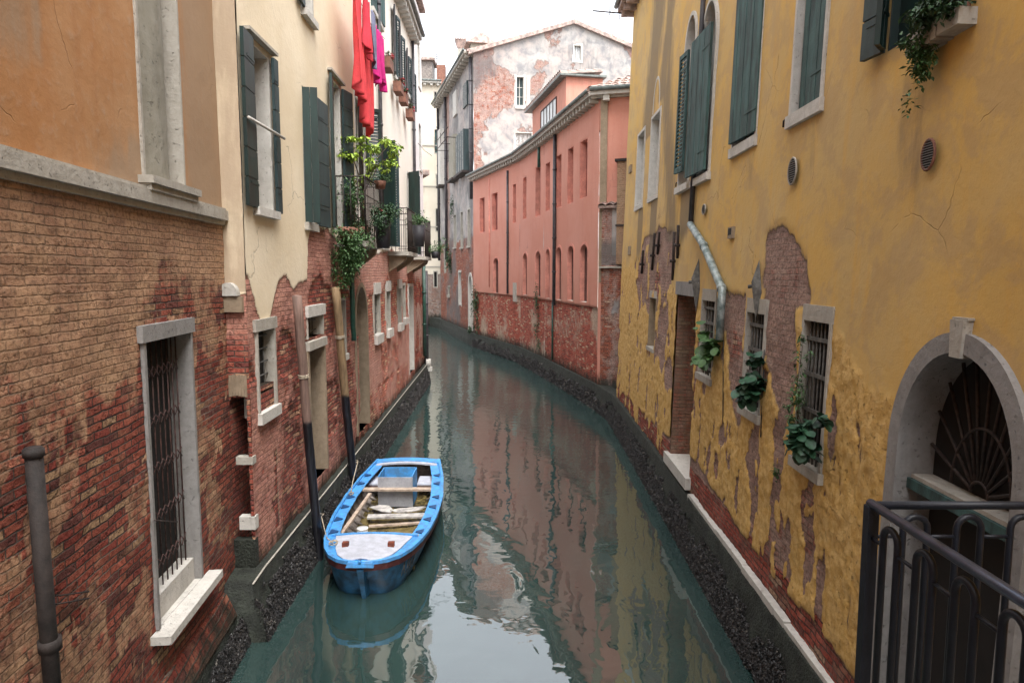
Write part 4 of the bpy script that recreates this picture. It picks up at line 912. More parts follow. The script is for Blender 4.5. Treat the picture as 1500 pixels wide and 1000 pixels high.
while s < sb0:
    L = random.uniform(.9, 1.7); e = min(s + L, sb0); mb.box(F, s + .006, e - .006, .70, .86 + random.uniform(-.012, .012), -.05, .075 + random.uniform(-.006, .012)); s = e
mb.build('stone_band', M['whitestone'], Y)
cornice(F, Y, 3, YE + .25, 12, .45, .5, 'tile', gut=True); MB().box(F, -24, YE + .1, 12.13, 12.3, -7, .5).build('roof', M['tile'], Y)
an = MB(); q = F.P(YE, 11.9, .2); an.tube([q, q + Vector((-1.0, -.1, .05))], .02, 6); an.tube([q + Vector((-.5, 0, -.05)), q + Vector((-.5, 0, .25))], .015, 6); an.build('aerial', M['iron'], Y)
for (pts) in ([(1063, 455), (1062, 620)], [(1123, 512), (1122, 560), (1118, 640)]):
    mb = MB(); mb.tube([F.P(*F.hit(x, y), .03) for x, y in pts], .008, 5); mb.build('cable', M['cable'], Y)

# ================================================================== pink house
K = empty('pink_house', (2.5, 26, 0), 'long salmon pink house curving along the canal with narrow slot windows and brick base', 'house')
PT, PB = 10.15, 3.35; parts = []; hP = [[], [], []]
def whichP(px, py):
    for i, (f, L) in enumerate(FP):
        s, t = f.hit(px, py)
        if -.01 <= s <= L + .01: return i
    return 0 if px > 800 else 2
UP = [(704, 711, 290, 340), (722, 730, 283, 337), (752.5, 757, 270, 326), (767.5, 772.5, 260, 320), (786, 793, 244, 316), (801, 807, 239, 308), (816.5, 824, 228, 303), (833.5, 841.5, 217, 297), (852, 862, 206, 289)]
LO = [(724, 731.5, 378, 429), (767.5, 773.5, 371, 432), (786, 793.5, 368, 434), (801, 807, 365, 437), (816, 824, 362, 439), (833.5, 842, 360, 440), (852, 862.5, 358, 442)]
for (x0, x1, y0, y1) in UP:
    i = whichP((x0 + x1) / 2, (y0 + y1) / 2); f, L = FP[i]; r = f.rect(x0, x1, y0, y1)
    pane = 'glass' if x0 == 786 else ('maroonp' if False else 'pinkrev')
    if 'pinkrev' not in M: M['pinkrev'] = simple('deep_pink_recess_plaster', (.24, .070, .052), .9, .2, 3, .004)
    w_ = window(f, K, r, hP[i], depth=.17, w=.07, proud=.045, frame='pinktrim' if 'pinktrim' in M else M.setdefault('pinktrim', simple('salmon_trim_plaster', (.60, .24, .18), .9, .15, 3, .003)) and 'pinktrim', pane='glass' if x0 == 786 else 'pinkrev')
for (x0, x1, y0, y1) in LO:
    i = whichP((x0 + x1) / 2, (y0 + y1) / 2); f, L = FP[i]; a_, b_, c0, c1 = f.rect(x0, x1, y0, y1); c0 = max(c0, PB + .05)
    h = (b_ - a_) * .32; hP[i].append(Hole(a_ - .03, b_ + .03, c0, c1 + .03, True, c1 - h)); mb = MB(); archring(mb, f, a_, b_, c0, c1 - h, c1, .09, -.15, .06, 12); w_ = mb.build('arched_window', M['pinktrim'], K)
    MB().box(f, a_, b_, c0, c1 + .02, -.15, -.11).build('pane', M['glass'], w_)
    g = MB(); g.box(f, a_ + .02, a_ + (b_ - a_) * .42, c0 + .02, c1 - h, -.108, -.085); g.build('shutter_leaf', M['darkwood'], w_)
def mP(S, T):
    nz = fbm(S * .8, T * .8, 81, 4) - .5
    G = np.clip(.26 + nz * 1.1 + (fbm(S * .35, T * .3, 83, 3) - .45) * 1.2, .0, .8)
    G = np.where(S % 100 > 0, G, G)
    B = np.clip((fbm(S * 2.5, T * .25, 84, 4) - .5) * 1.3 + .55 * np.clip(1 - np.abs(T - PB - .1), 0, 1) * fbm(S * 1.5, T, 86, 4) + .5 * np.clip((T - PT + 1.1), 0, 1) * fbm(S * 3, T * .4, 87, 4), 0, .75) * (T > PB)
    return np.stack([(T > PB) * 1.0, G, B, np.zeros_like(S)], -1)
for i, (f, L) in enumerate(FP):
    off = i * 12.0
    wallgrid(f, [(0, L, .09 if i == 0 else .14)], [(.7, PB - .001, .12), (PB - .001, PB + .001, .002), (PB + .001, PT, .12)], hP[i], lambda S, T, o=off: mP(S + o, T), lambda S, T, m: (fbm(S * .5, T * .5, 85, 2) - .5) * .05 + (T > PB) * .05, 'wall', M['pink'], K, uoff=off, into=parts)
npmesh(parts, 'wall', M['pink'], K)
# end face towards the camera
FE, LE = segframe((2.84, 22.58), (7.5, 21.4), 1)
maskedbox(FE, [(0, LE, .2, PT, -.5, 0)], 'end_wall', M['pink'], K, (1, 0, 0, 0))
# quoin strip down the corner
FP0 = FP[0][0]; mb = MB()
MB().box(FE, .02, .24, 4.2, PT - .1, .0, .045).build('corner_strip', M['revealbeige'], K)
# roof: eaves, gutter, tiles
ridge = [(6.6, 24.5), (5.2, 31), (4.0, 36), (1.8, 43.5)]
for i, (f, L) in enumerate(FP):
    cornice(f, K, 0, L, PT - .02, .42, .36, 'stone', gut=True, dw=.13)
    p0 = f.P(0, PT + .12, .46); p1 = f.P(L, PT + .12, .46); tiled_roof(K, p0, p1, (ridge[i + 1][0], ridge[i + 1][1], PT + 1.75), (ridge[i][0], ridge[i][1], PT + 1.75))
cornice(FE, K, -.3, LE, PT - .02, .3, .9, 'whitestone', gut=True, dw=.2)
tiled_roof(K, FE.P(-.4, PT + .14, .36), FE.P(LE, PT + .14, .36), (7.5, 24.4, PT + 1.75), (6.4, 24.6, PT + 1.75), pitch=.26)
# attic dormer
S0 = FP[0][0]; FD2 = Frame(S0.P(0, 0, -.25), S0.S, (0, 0, 1), S0.N)
sa = FD2.hit(829, 170)[0]; sb = FD2.hit(780, 190)[0]; th_ = FD2.hit(829, 134)[1]
th_ = 12.15
D2 = maskedbox(FD2, [(sa, sb, PT, th_, -1.5, 0)], 'attic', M['pink'], K, (1, 0, .45, 0))
ra_ = (FD2.hit(815, 180)[0], FD2.hit(793, 185)[0], PT + .5, th_ - .45)
mb = MB(); ring(mb, FD2, ra_[0], ra_[1], ra_[2], ra_[3], .05, -.02, .04); wd = mb.build('window_frame', M['darkwood'], D2)
MB().box(FD2, ra_[0], ra_[1], ra_[2], ra_[3], -.0, .012).build('pane', M['curtain'], D2)
mb = MB()
for k in range(1, 5): mb.box(FD2, ra_[0] + (ra_[1] - ra_[0]) * k / 5 - .02, ra_[0] + (ra_[1] - ra_[0]) * k / 5 + .02, ra_[2], ra_[3], .013, .035)
mb.build('glazing_bars', M['darkwood'], D2)
MB().box(FD2, sa - .22, sb + .45, th_, th_ + .07, -1.6, .3).build('attic_eave', M['gutter'], K)
tiled_roof(K, FD2.P(sa - .22, th_ + .10, .3), FD2.P(sb + .45, th_ + .10, .3), FD2.P(sb - .4, th_ + .42, -1.6), FD2.P(sa + .3, th_ + .42, -1.6), name='attic_roof')
for (x, y0, y1, r, m, n) in ((812, 198, 447, .07, 'pipe', .12), (743.5, 250, 430, .06, 'pipe', .1), (789.5, 205, 245, .07, 'pipegreen', .1), (717, 262, 420, .05, 'pinktrim', .06)):
    i = whichP(x, (y0 + y1) / 2); f = FP[i][0]; a = f.hit(x, (y0 + y1) / 2, n)[0]; pipe(f, K, [(a, f.hit(x, y0, n)[1]), (a, f.hit(x, y1, n)[1])], r, m, n=n)
f = FP[0][0]; a = f.hit(812, 440)[0]; pipe(f, K, [(a + .1, 3.3), (a + .1, .9)], .04, 'pipegreen', n=.05)
r = FP[1][0].rect(753.5, 758, 414, 433) if whichP(756, 420) == 1 else FP[2][0].rect(753.5, 758, 414, 433)
f = FP[whichP(756, 420)][0]; MB().box(f, r[0], r[1], r[2] - .3, r[3], -.05, .09).build('niche', M['stone'], K)

# ================================================================== brick yard wall between pink and yellow
FW, LW = segframe((2.92, 22.45), (6.4, 21.2), 1)
Wl = empty('yard_wall', (3.5, 22.2, 0), 'weathered brick and whitewash yard wall with tile coping between pink and yellow houses', 'wall')
wz = 4.5 + 22.3 * ((500 - 390) * CP - 99.5) / 1000; wtop = 4.5 + 22.3 * ((500 - 303) * CP - 99.5) / 1010
def mW(S, T):
    n = fbm(S * 2.2, T * .7, 91, 5)
    return np.stack([np.clip((n - .46) * 3 + .3, 0, 1) * .9 * (S > .35) * ((T < wz) | (T > wz + .3)), np.clip(n * 1.2, 0, 1), np.clip(1.2 - np.abs(T - wz - .3) * 1.6, 0, .75) * (T > wz) + .3 * n, np.full_like(S, .3)], -1)
wallgrid(FW, [(0, LW, .06)], [(.7, wtop, .06)], [], mW, lambda S, T, m: (fbm(S * 5, T * 6, 92, 3) - .5) * .05, 'wall', M['gable'], Wl)
MB().box(FW, -.05, LW, wz - .06, wz + .0, -.1, .14).build('ledge', M['stone'], Wl)
tiled_roof(Wl, FW.P(-.1, wtop, .16), FW.P(LW, wtop, .16), FW.P(LW, wtop + .16, -.3), FW.P(-.1, wtop + .16, -.3), name='coping', step=.2)
MB().box(FW, 0, LW, -.4, wtop - .01, -.4, -.06).build('rear_wall', M['stone'], Wl)
ck = FW.hit(911, 300, .2)[0]; mb = MB(); t0, t1 = FW.hit(911, 332)[1], FW.hit(911, 232)[1]
C_ = maskedbox(FW, [(ck - .17, ck + .26, t0 - 1.2, t1 - .12, -.3, .18)], 'chimney_breast', M['orange'], Wl, (0, .9, .6, 0)); MB().box(FW, ck - .24, ck + .33, t1 - .12, t1 - .04, -.36, .25).build('cap', M['copperbrown'], C_)
MB().box(FW, ck - .20, ck + .29, t0, t0 + .06, -.3, .21).build('collar', M['iron'], C_)

# ================================================================== grey peeling house beyond, with its gable
G = empty('peeling_house', (1, 46, 0), 'tall peeling house with a mottled pink and grey gable above the pink roof', 'house')
GT = 17.6; hC = []; hG = []
for (x0, x1, y0, y1) in ((664.8, 668, 315, 362), (675, 678.2, 311, 362), (685.2, 688.5, 307, 360)):
    window(FC, G, FC.rect(x0, x1, y0, y1), hC, depth=.25, w=.09, frame='stone', pane='dark', sill=(.12, .1, 'stone'))
window(FC, G, FC.rect(672, 675.5, 399, 445), hC, depth=.2, w=.16, frame='whitestone', pane='dark')
r = FC.rect(650.5, 653, 364, 398); window(FC, G, r, hC, depth=.2, w=.1, frame='stone', pane='dark')
r = FC.rect(656.5, 659, 420, 432); window(FC, G, r, hC, depth=.2, w=.12, frame='stone', pane='darkwood', sill=(.2, .1, 'stone'))
a_, b_, c0, c1 = FC.rect(687.5, 692, 404, 480); c0 = .9; mb = MB(); hC.append(Hole(a_ - .1, b_ + .1, c0, c1 + .1, True, c1 - .7)); archring(mb, FC, a_, b_, c0, c1 - .7, c1, .22, -.35, .05, 16); dd = mb.build('arched_doorway', M['whitestone'], G)
mb = MB(); archpane(mb, FC, a_ - .02, b_ + .02, c0, c1 - .7, c1 + .02, -.3); mb.build('door_leaf', M['whitestone'], dd); MB().box(FC, a_, b_, c1 - 1.2, c1 - .35, -.299, -.28).build('fanlight', M['dark'], dd)
for (x0, x1, y0, y1, m) in ((664.5, 671.5, 200, 263, 'render_grey'), (675, 687, 195, 254, 'shutgrey'), (680, 686, 122, 157, 'shutgrey'), (667.5, 670, 214, 224, 'dark'), (665, 670, 135, 170, 'whitestone'), (648, 651.5, 190, 272, 'whitestone')):
    r = FC.rect(x0, x1, y0, y1); o = MB().box(FC, r[0], r[1], r[2], r[3], -.02, .35 if y1 - y0 > 45 else .1); o = o.build('wooden_bay' if y1 - y0 > 45 else 'shutter', M[m], G)
    if y1 - y0 > 45: MB().box(FC, r[0] - .15, r[1] + .15, r[2] - .14, r[2] - .01, -.02, .5).build('bay_base', M['iron'], G)
    if m == 'shutgrey': 
        g_ = MB()
        for k in range(4): g_.box(FC, r[0] + (r[1] - r[0]) * (k + .5) / 4 - .02, r[0] + (r[1] - r[0]) * (k + .5) / 4 + .02, r[2], r[3], .351 if y1 - y0 > 45 else .101, .37 if y1 - y0 > 45 else .12)
        g_.build('shutter_batten', M['woodgrey'], G)
def mC(S, T):
    n = fbm(S * .7, T * .6, 101, 5); lo = T < 6.2 + n
    return np.stack([np.where(lo, .2, .35 + n * .9) * (1 - .6 * sstep(np.abs(S - 9.6) * -1 + .9, 0, .4)), np.where(lo, n * .8, .7), np.clip(.35 + (n - .5) * 1.8, 0, .8), np.full_like(S, .5)], -1)
wallgrid(FC, [(0, LC, .16)], [(.6, GT, .16)], hC, mC, lambda S, T, m: (fbm(S, T, 102, 3) - .5) * .1, 'wall', M['gable'], G, uoff=30)
pk, _ = FG.hit(840, 100); pkz = FG.hit(840, 34)[1]
g0 = FG.rect(757, 767, 113, 155); wg1 = window(FG, G, g0, hG, depth=.25, w=.14, frame='whitestone', pane='shutgrey', sill=(.2, .1, 'whitestone'), bars=(2, 3, 'whitestone')); r = FG.rect(768.5, 776, 112, 156); MB().box(FG, r[0] + .1, r[1], r[2], r[3], .02, .1).build('shutter', M['whitestone'], wg1)
window(FG, G, FG.rect(841, 851, 67, 89), hG, depth=.2, w=.12, frame='whitestone', pane='curtain', bars=(3, 1, 'woodgrey'))
window(FG, G, FG.rect(755, 779, 195, 230), hG, depth=.15, w=.1, frame='whitestone', pane='woodgrey', bars=(4, 1, 'inner'))
def mG(S, T):
    n = fbm(S * .45, T * .45, 111, 5)
    return np.stack([np.clip(.55 + (n - .47) * 3.0 + .25 * (S < 5) * (T < 13), 0, 1), np.clip(.4 + n * .5, 0, 1), np.clip((fbm(S * .3, T * .35, 113, 5) - .48) * 3.2, 0, .8) * (T > 12), np.full_like(S, .5)], -1)
# gable: grid up to the rake, cut along the two slopes
sr = lambda s: np.where(s < pk, GT + (pkz - GT) * s / pk, pkz - (s - pk) * (pkz - GT) / pk * .95)
class Above:
    a0 = a1 = -99; b0 = b1 = -99; arch = False
    def inside(s, x, y): return y > sr(x)
wallgrid(FG, [(0, LG, .10)], [(6, pkz, .10)], hG + [Above()], mG, lambda S, T, m: (fbm(S, T, 112, 3) - .5) * .08, 'gable_wall', M['gable'], G, uoff=60)
mb = MB()
for (sa_, ta_, sb_, tb_) in ((-.3, GT - .05, pk, pkz + .1), (pk, pkz + .1, LG, float(sr(np.array(LG))) + .1)):
    e = Vector((0, 0, .22)); a, b, c, d_ = FG.P(sa_, ta_, .2), FG.P(sb_, tb_, .2), FG.P(sb_, tb_, -.25), FG.P(sa_, ta_, -.25); mb.hexa([a - e * .8, b - e * .8, c - e * .8, d_ - e * .8, a + e * .3, b + e * .3, c + e * .3, d_ + e * .3])
mb.build('verge', M['tile'], G)
back = Vector((-3.3, 12.5, 0)); tiled_roof(G, FG.P(-.4, GT, .15), FG.P(-.4, GT, .15) + back, FG.P(pk, pkz, .15) + back, FG.P(pk, pkz, .15), step=.6, pitch=.4)
a = FG.P(pk, pkz, .15); b = FG.P(LG, float(sr(np.array(LG))), .15); tiled_roof(G, b, b + back, a + back, a, step=.6, pitch=.4, name='roof')
MB().box(FG, .1, LG, .1, 10, -1, -.15).build('rear_wall', M['stone'], G)
cornice(FC, G, 0, LC, GT - .1, .55, .7, 'stone', gut=True, dw=.3)
for s in (.3, 9.9, LC - .1): pipe(FC, G, [(s, GT - .2), (s, 5.5 if s > 1 else 9)], .1, 'pipe', n=.12)
# attic dormer and chimneys of the peeling house
q = FG.P(FG.hit(716, 70)[0], 0, -2.5); fz = Frame((q.x, q.y, 0), FG.S, (0, 0, 1), FG.N)
zz = CAMZ + q.y * ((500 - 62) * CP - 99.5) / 1038
dm = MB().box(fz, -.7, .7, GT, zz - .1, -1.2, 0).build('roof_hut', M['render_grey'], G); mb = MB(); mb.hexa([fz.P(-1, zz - .1, .2), fz.P(1, zz - .1, .2), fz.P(1, zz - .1, -1.4), fz.P(-1, zz - .1, -1.4), fz.P(-.05, zz + .55, .1), fz.P(.05, zz + .55, .1), fz.P(.05, zz + .55, -1.3), fz.P(-.05, zz + .55, -1.3)]); mb.build('hut_roof', M['tile'], G)
def chimney(px, ytop, ybase, Yd, wpx, mat, name, label):
    d = ray(px, ytop); k = Yd / d.y; top = Vector((0, 0, CAMZ)) + d * k; wd = wpx / d.y * Yd; zb = (Vector((0, 0, CAMZ)) + ray(px, ybase) * (Yd / ray(px, ybase).y)).z
    fr = Frame((top.x, top.y, 0), (1, 0, 0), (0, 0, 1), (0, -1, 0)); c = MB().box(fr, -wd / 2, wd / 2, zb, top.z - .7, -wd / 2, wd / 2).build('shaft', M[mat], G)
    mb = MB(); a = wd / 2; b = wd * .95; mb.hexa([fr.P(-a, top.z - .7, a), fr.P(a, top.z - .7, a), fr.P(a, top.z - .7, -a), fr.P(-a, top.z - .7, -a), fr.P(-b, top.z - .22, b), fr.P(b, top.z - .22, b), fr.P(b, top.z - .22, -b), fr.P(-b, top.z - .22, -b)])
    for i in range(5): mb.tube([fr.P(-b + 2 * b * (i + .5) / 5, top.z - .2, b * .7), fr.P(-b + 2 * b * (i + .5) / 5, top.z, b * .7)], b * .16, 6)
    mb.box(fr, -b * .9, b * .9, top.z - .21, top.z - .08, -b * .6, b * .6); mb.build('chimney_pot', M['tile'], c); return c
chimney(675, 57, 110, 47, 9, 'stone', 'chimney', '')
chimney(890, 52, 75, 47, 9, 'terracotta', 'chimney', '')
an = MB(); 
for (px, y0, y1, w_) in ((908, 20, 75, 10), (672, 40, 60, 0), (640, 78, 96, 10)):
    if w_ == 0: continue
    A_ = Vector((0, 0, CAMZ)) + ray(px, y0) * (48 / ray(px, y0).y); B_ = Vector((0, 0, CAMZ)) + ray(px, y1) * (48 / ray(px, y1).y); an.tube([A_, B_], .03, 5)
    for k in range(4): an.tube([A_ + Vector((-.5, 0, -.12 * k)), A_ + Vector((.5, 0, -.12 * k))], .015, 4)
an.build('aerial', M['iron'], G)
sf, tf = FC.hit(664, 188, 1.0); mb = MB()
for dt in (0, .6): mb.tube([FC.P(4, tf + dt, .9), FC.P(9.5, tf + dt, .9)], .03, 5)
for s in (4.2, 6.5, 9.2): mb.tube([FC.P(s, tf, 0), FC.P(s, tf, 1.0), FC.P(s, tf + .7, 1.0)], .03, 5)
mb.tube([FC.P(9.2, tf, .1), FC.P(4.0, tf - 1.6, .9)], .03, 5); mb.build('iron_rack', M['iron'], G)

# ================================================================== far beige house closing the view
E = empty('beige_house', (-7, 58, 0), 'far beige house at the bend seen between the white house and the peeling house', 'house')
hD = []
FDc, LDc = segframe((-9.5, 57.0), (-5.8, 57.6), 1)
for (x0, x1, y0, y1, pn) in ((637, 641.5, 190, 224, 'teal'), (639.5, 642, 256, 275, 'dark'), (639, 642, 306, 338, 'dark'), (636, 640, 398, 420, 'dark'), (636.5, 639, 135, 150, 'dark')):
    window(FDc, E, FDc.rect(x0, x1, y0, y1), hD, depth=.15, w=.08, frame='stone', pane=pn)
def mD(S, T):
    n = fbm(S * .6, T * .5, 121, 5); return np.stack([np.clip(.5 + (T - 3.9 - n) * .8, .1, 1), n, np.clip(n - .35, 0, .5), np.full_like(S, .3)], -1)
DT = CAMZ + 57 * ((500 - 120) * CP - 99.5) / 1033
wallgrid(FDc, [(0, LDc, .15)], [(.3, DT, .15)], hD, mD, lambda S, T, m: (fbm(S, T, 122, 2) - .5) * .06, 'wall', M['beige'], E, uoff=90)
cornice(FDc, E, 0, LDc, DT - .05, .5, .5, 'whitestone', gut=True, dw=.2); MB().box(FDc, 0, LDc, -.3, DT + .1, -5, -.3).build('rear_wall', M['beige'], E)
for k in range(4):
    t = 5 + k * 3.3; MB().box(FDc, .0, LDc, t, t + .08, .0, .05).build('band', M['stone'], E)
f = Frame((-8.2, 58.5, 0), (1, 0, 0), (0, 0, 1), (0, -1, 0))
MB().box(f, -1.3, 1.6, DT + .1, DT + 2.1, -2, 0).build('roof_terrace', M['inner'], E); MB().box(f, -1.5, 1.8, DT + 2.1, DT + 2.3, -2.2, .3).build('roof', M['tile'], E)
MB().box(f, -.9, .0, DT + .1, DT + 1.4, .0, .4).build('dormer', M['terracotta'], E); MB().box(f, 2.05, 2.75, DT - 1.5, DT + 1.5, .2, .9).build('chimney', M['terracotta'], E)

# ================================================================== mooring poles
def pole(a, b, r, mat, label, colz):
    a, b = Vector(a), Vector(b); n = 14; vs = []; fs = []; uvs = []; seg = 14; rnd = random.Random(int(a.y * 10))
    d = (b - a).normalized(); x = d.orthogonal().normalized(); y = d.cross(x)
    for i in range(n + 1):
        p = a.lerp(b, i / n) + x * rnd.uniform(-.006, .006)
        for k in range(seg):
            t = 2 * math.pi * k / seg; rr = r * (1 + .05 * math.sin(3 * t + i * .7) + rnd.uniform(-.02, .02)); q = p + x * math.cos(t) * rr + y * math.sin(t) * rr; vs.append(q); uvs.append((t, q.z))
    for i in range(n):
        for k in range(seg): fs.append((i * seg + k, i * seg + (k + 1) % seg, (i + 1) * seg + (k + 1) % seg, (i + 1) * seg + k))
    c = len(vs); vs.append(b + d * .015); uvs.append((0, b.z))
    for k in range(seg): fs.append((n * seg + k, n * seg + (k + 1) % seg, c))
    org = a.copy(); root = empty('mooring_pole', org, label, 'mooring pole', 'mooring poles on the left bank'); mb = MB(); mb.mesh(vs, fs, uvs); mb.build('shaft', mat, root)
    q = a.lerp(b, (colz - a.z) / (b.z - a.z)); m2 = MB()
    for k in range(3): m2.tube([q + d * (.018 * k) + x * math.cos(t_ * math.pi / 8) * r * 1.1 + y * math.sin(t_ * math.pi / 8) * r * 1.1 for t_ in range(17)], .009, 6, cap=False)
    m2.build('rope_collar', M['rope'], root)
    return root
po1 = pole((-3.03, 10.45, -.6), (-3.15, 10.0, 4.17), .068, polemat('mooring_pole_brown', (.19, .12, .095), 2.28), 'pinkish brown flat topped mooring pole with black foot beside the bow of the blue boat', 2.95)
po2 = pole((-3.11, 13.3, -.6), (-3.25, 12.6, 4.24), .078, polemat('mooring_pole_ochre', (.22, .145, .075), 2.18), 'ochre mooring pole with black foot behind the blue boat near the arched doorway', 3.3)

# ================================================================== boat
BX = lambda u: -2.06 - .03 * u
Bt = empty('boat', (-2.15, 11.6, 0), 'bright blue wooden rowing boat with grey foredeck moored beside the left poles', 'boat')
Y0 = 8.92; LB = 5.40
bw = lambda u: float(np.interp(u, [0, .03, .12, .3, .6, 1.0, 1.5, 2.2, 3.2, 4.3, 5.4], [.02, .16, .32, .47, .60, .70, .78, .84, .86, .79, .64]))
gz = lambda u: float(np.interp(u, [0, .5, 1.5, 3, 4.5, 5.4], [.57, .53, .47, .43, .46, .50]))
kz = lambda u: float(np.interp(u, [0, .15, .6, 1.5, 5.4], [.10, -.10, -.16, -.18, -.12]))
us = [0, .02, .06, .12, .2, .3, .42, .6, .8] + [1 + .2 * k for k in range(23)]
us = [u for u in us if u <= LB] 
if us[-1] < LB: us.append(LB)
def P_(u, x, z): return Vector((BX(u) + x, Y0 + u, z))
def hullsec(u, off=0.0, low=None):
    b, g, k = bw(u) - off, gz(u), kz(u) if low is None else low
    b = max(b, .004); return [(0, k), (b * .45, k + .015), (b * .74, k + .09), (b * .88, k + (g - k) * .5), (b * .97, g - .09), (b, g)]
mb = MB(); vs = []; fs = []
for i, u in enumerate(us):
    h = hullsec(u); rk = -.10 * max(0, 1 - u / .3)
    for (x, z) in [(-x, z) for x, z in h[::-1]] + h[1:]:
        fwd = .30 * max(0, 1 - u / .5) * (1 - (z - kz(u)) / (gz(u) - kz(u))); vs.append(P_(u, x, z) + Vector((0, fwd, 0)))
n = 11
for i in range(len(us) - 1):
    for k in range(n - 1): fs.append((i * n + k, (i + 1) * n + k, (i + 1) * n + k + 1, i * n + k + 1))
fs.append(tuple(range((len(us) - 1) * n, len(us) * n))); fs.append(tuple(range(n))[::-1])
mb.mesh(vs, fs); mb.build('hull', M['hull'], Bt)
def strip(name, mat, f_in, f_out, ulist, th=.02, zoff=0.0, parent=None):
    """flat band on both sides between inner and outer half widths, following the sheer"""
    mb = MB()
    for sg in (-1, 1):
        for a, b in zip(ulist[:-1], ulist[1:]):
            A = [P_(a, sg * f_in(a), gz(a) + zoff), P_(a, sg * f_out(a), gz(a) + zoff - .012), P_(b, sg * f_out(b), gz(b) + zoff - .012), P_(b, sg * f_in(b), gz(b) + zoff)]
            dz = Vector((0, 0, th)); mb.hexa([p for p in A] + [p + dz for p in A])
    return mb.build(name, M[mat], parent or Bt)
ug = [u for u in us]
strip('washboard', 'blue', lambda u: max(0, bw(u) - .03 - .16 * min(1, u / .9 + .35)), lambda u: bw(u) + .028, ug)
strip('rail_cap', 'blue', lambda u: bw(u) - .012, lambda u: bw(u) + .04, ug, th=.05)
mb = MB()
for sg in (-1, 1):
    for a, b in zip(ug[:-1], ug[1:]):
        A = [P_(a, sg * (bw(a) - .01), gz(a) - .10), P_(a, sg * (bw(a) + .03), gz(a) - .10), P_(b, sg * (bw(b) + .03), gz(b) - .10), P_(b, sg * (bw(b) - .01), gz(b) - .10)]; dz = Vector((0, 0, .085)); mb.hexa(A + [p + dz for p in A])
mb.box(Frame(P_(LB, 0, 0), (1, 0, 0), (0, 0, 1), (0, 1, 0)), -bw(LB), bw(LB), gz(LB) - .1, gz(LB) - .015, -.01, .03); mb.build('rubbing_strake', M['maroon'], Bt)
mb = MB(); c0 = P_(0, 0, 0); mb.hexa([c0 + Vector(v) for v in ((-.02, .26, -.2), (.02, .26, -.2), (.05, .42, -.2), (-.05, .42, -.2), (-.045, -.03, .50), (.045, -.03, .50), (.06, .12, .50), (-.06, .12, .50))]); mb.build('stem_post', M['hull'], Bt)
# foredeck
UD = 1.12; ud = [u for u in us if .04 < u < UD] + [UD]; mb = MB()
w_in = lambda u: max(.01, bw(u) - .04 - .10 * min(1, u / .9 + .2))
for a, b in zip(ud[:-1], ud[1:]):
    ca, cb = .03, .03
    for s0, s1 in ((-1, -.5), (-.5, 0), (0, .5), (.5, 1)):
        q = lambda u, s: P_(u, s * w_in(u), gz(u) + .022 + .035 * (1 - s * s))
        A = [q(a, s0), q(a, s1), q(b, s1), q(b, s0)]; dz = Vector((0, 0, .012)); mb.hexa(A + [p + dz for p in A])
fd = mb.build('foredeck', M['deck'], Bt)
def crossbeam(u, th, wd, z0, mat, name, xs=None, camber=.0, parent=None):
    mb = MB(); xw = (bw(u) - .06) if xs is None else None; x0, x1 = (-xw, xw) if xs is None else xs; m = 8
    for i in range(m):
        a = x0 + (x1 - x0) * i / m; b = x0 + (x1 - x0) * (i + 1) / m; c = lambda x: camber * (1 - (x / max(abs(x0), abs(x1))) ** 2)
        A = [P_(u, a, z0 + c(a)), P_(u, b, z0 + c(b)), P_(u + wd, b, z0 + c(b)), P_(u + wd, a, z0 + c(a))]; dz = Vector((0, 0, th)); mb.hexa(A + [p + dz for p in A])
    return mb.build(name, M[mat], parent or Bt)
crossbeam(UD, .05, .035, gz(UD) + .0, 'blue', 'deck_coaming', camber=.035); crossbeam(UD + .037, .03, .05, gz(UD) - .0, 'woodpale', 'deck_beam', camber=.035)
crossbeam(3.60, .035, .15, gz(3.6) - .03, 'woodpale', 'thwart'); crossbeam(5.02, .03, .12, gz(5) - .0, 'deck', 'stern_beam', camber=.05)
crossbeam(5.15, .04, .26, gz(5.2) + .0, 'blue', 'stern_deck', xs=(-bw(5.3) + .0, bw(5.3) - .0), camber=.04)
for sg in (-1, 1):
    c_ = crossbeam(4.30, .03, .55, .30, 'deck', 'stern_bench', xs=tuple(sorted((sg * .30, sg * .68))))
    MB().box(Frame(P_(4.28, 0, 0), (1, 0, 0), (0, 0, 1), (0, -1, 0)), *sorted((sg * .30, sg * .68)), .24, .298, -.0, .03).build('bench_edge', M['maroon'], c_)
    bx = MB().box(Frame(P_(.62, sg * .33, 0), (1, 0, 0), (0, 0, 1), (0, -1, 0)), -.045, .045, gz(.6) + .02, gz(.6) + .11, -.04, .04).build('bollard', M['rustred'], Bt)
# inner sides, floor, ribs
mb = MB(); ui = [u for u in us if u >= UD]
for sg in (-1, 1):
    for a, b in zip(ui[:-1], ui[1:]):
        f = lambda u: [P_(u, sg * (bw(u) - .035), gz(u) - .0), P_(u, sg * (bw(u) * .86 - .03), .12), P_(u, sg * bw(u) * .68, .0)]
        A, B_ = f(a), f(b)
        for k in range(2): mb.face([A[k], B_[k], B_[k + 1], A[k + 1]])
mb.face([P_(LB - .04, -bw(LB) + .03, gz(LB)), P_(LB - .04, bw(LB) - .03, gz(LB)), P_(LB - .04, bw(LB) * .68, 0), P_(LB - .04, -bw(LB) * .68, 0)])
mb.face([P_(UD, -bw(UD) + .03, gz(UD)), P_(UD, -bw(UD) * .68, 0), P_(UD, bw(UD) * .68, 0), P_(UD, bw(UD) - .03, gz(UD))])
inn = mb.build('inner_side', M['inner'], Bt)
mb = MB()
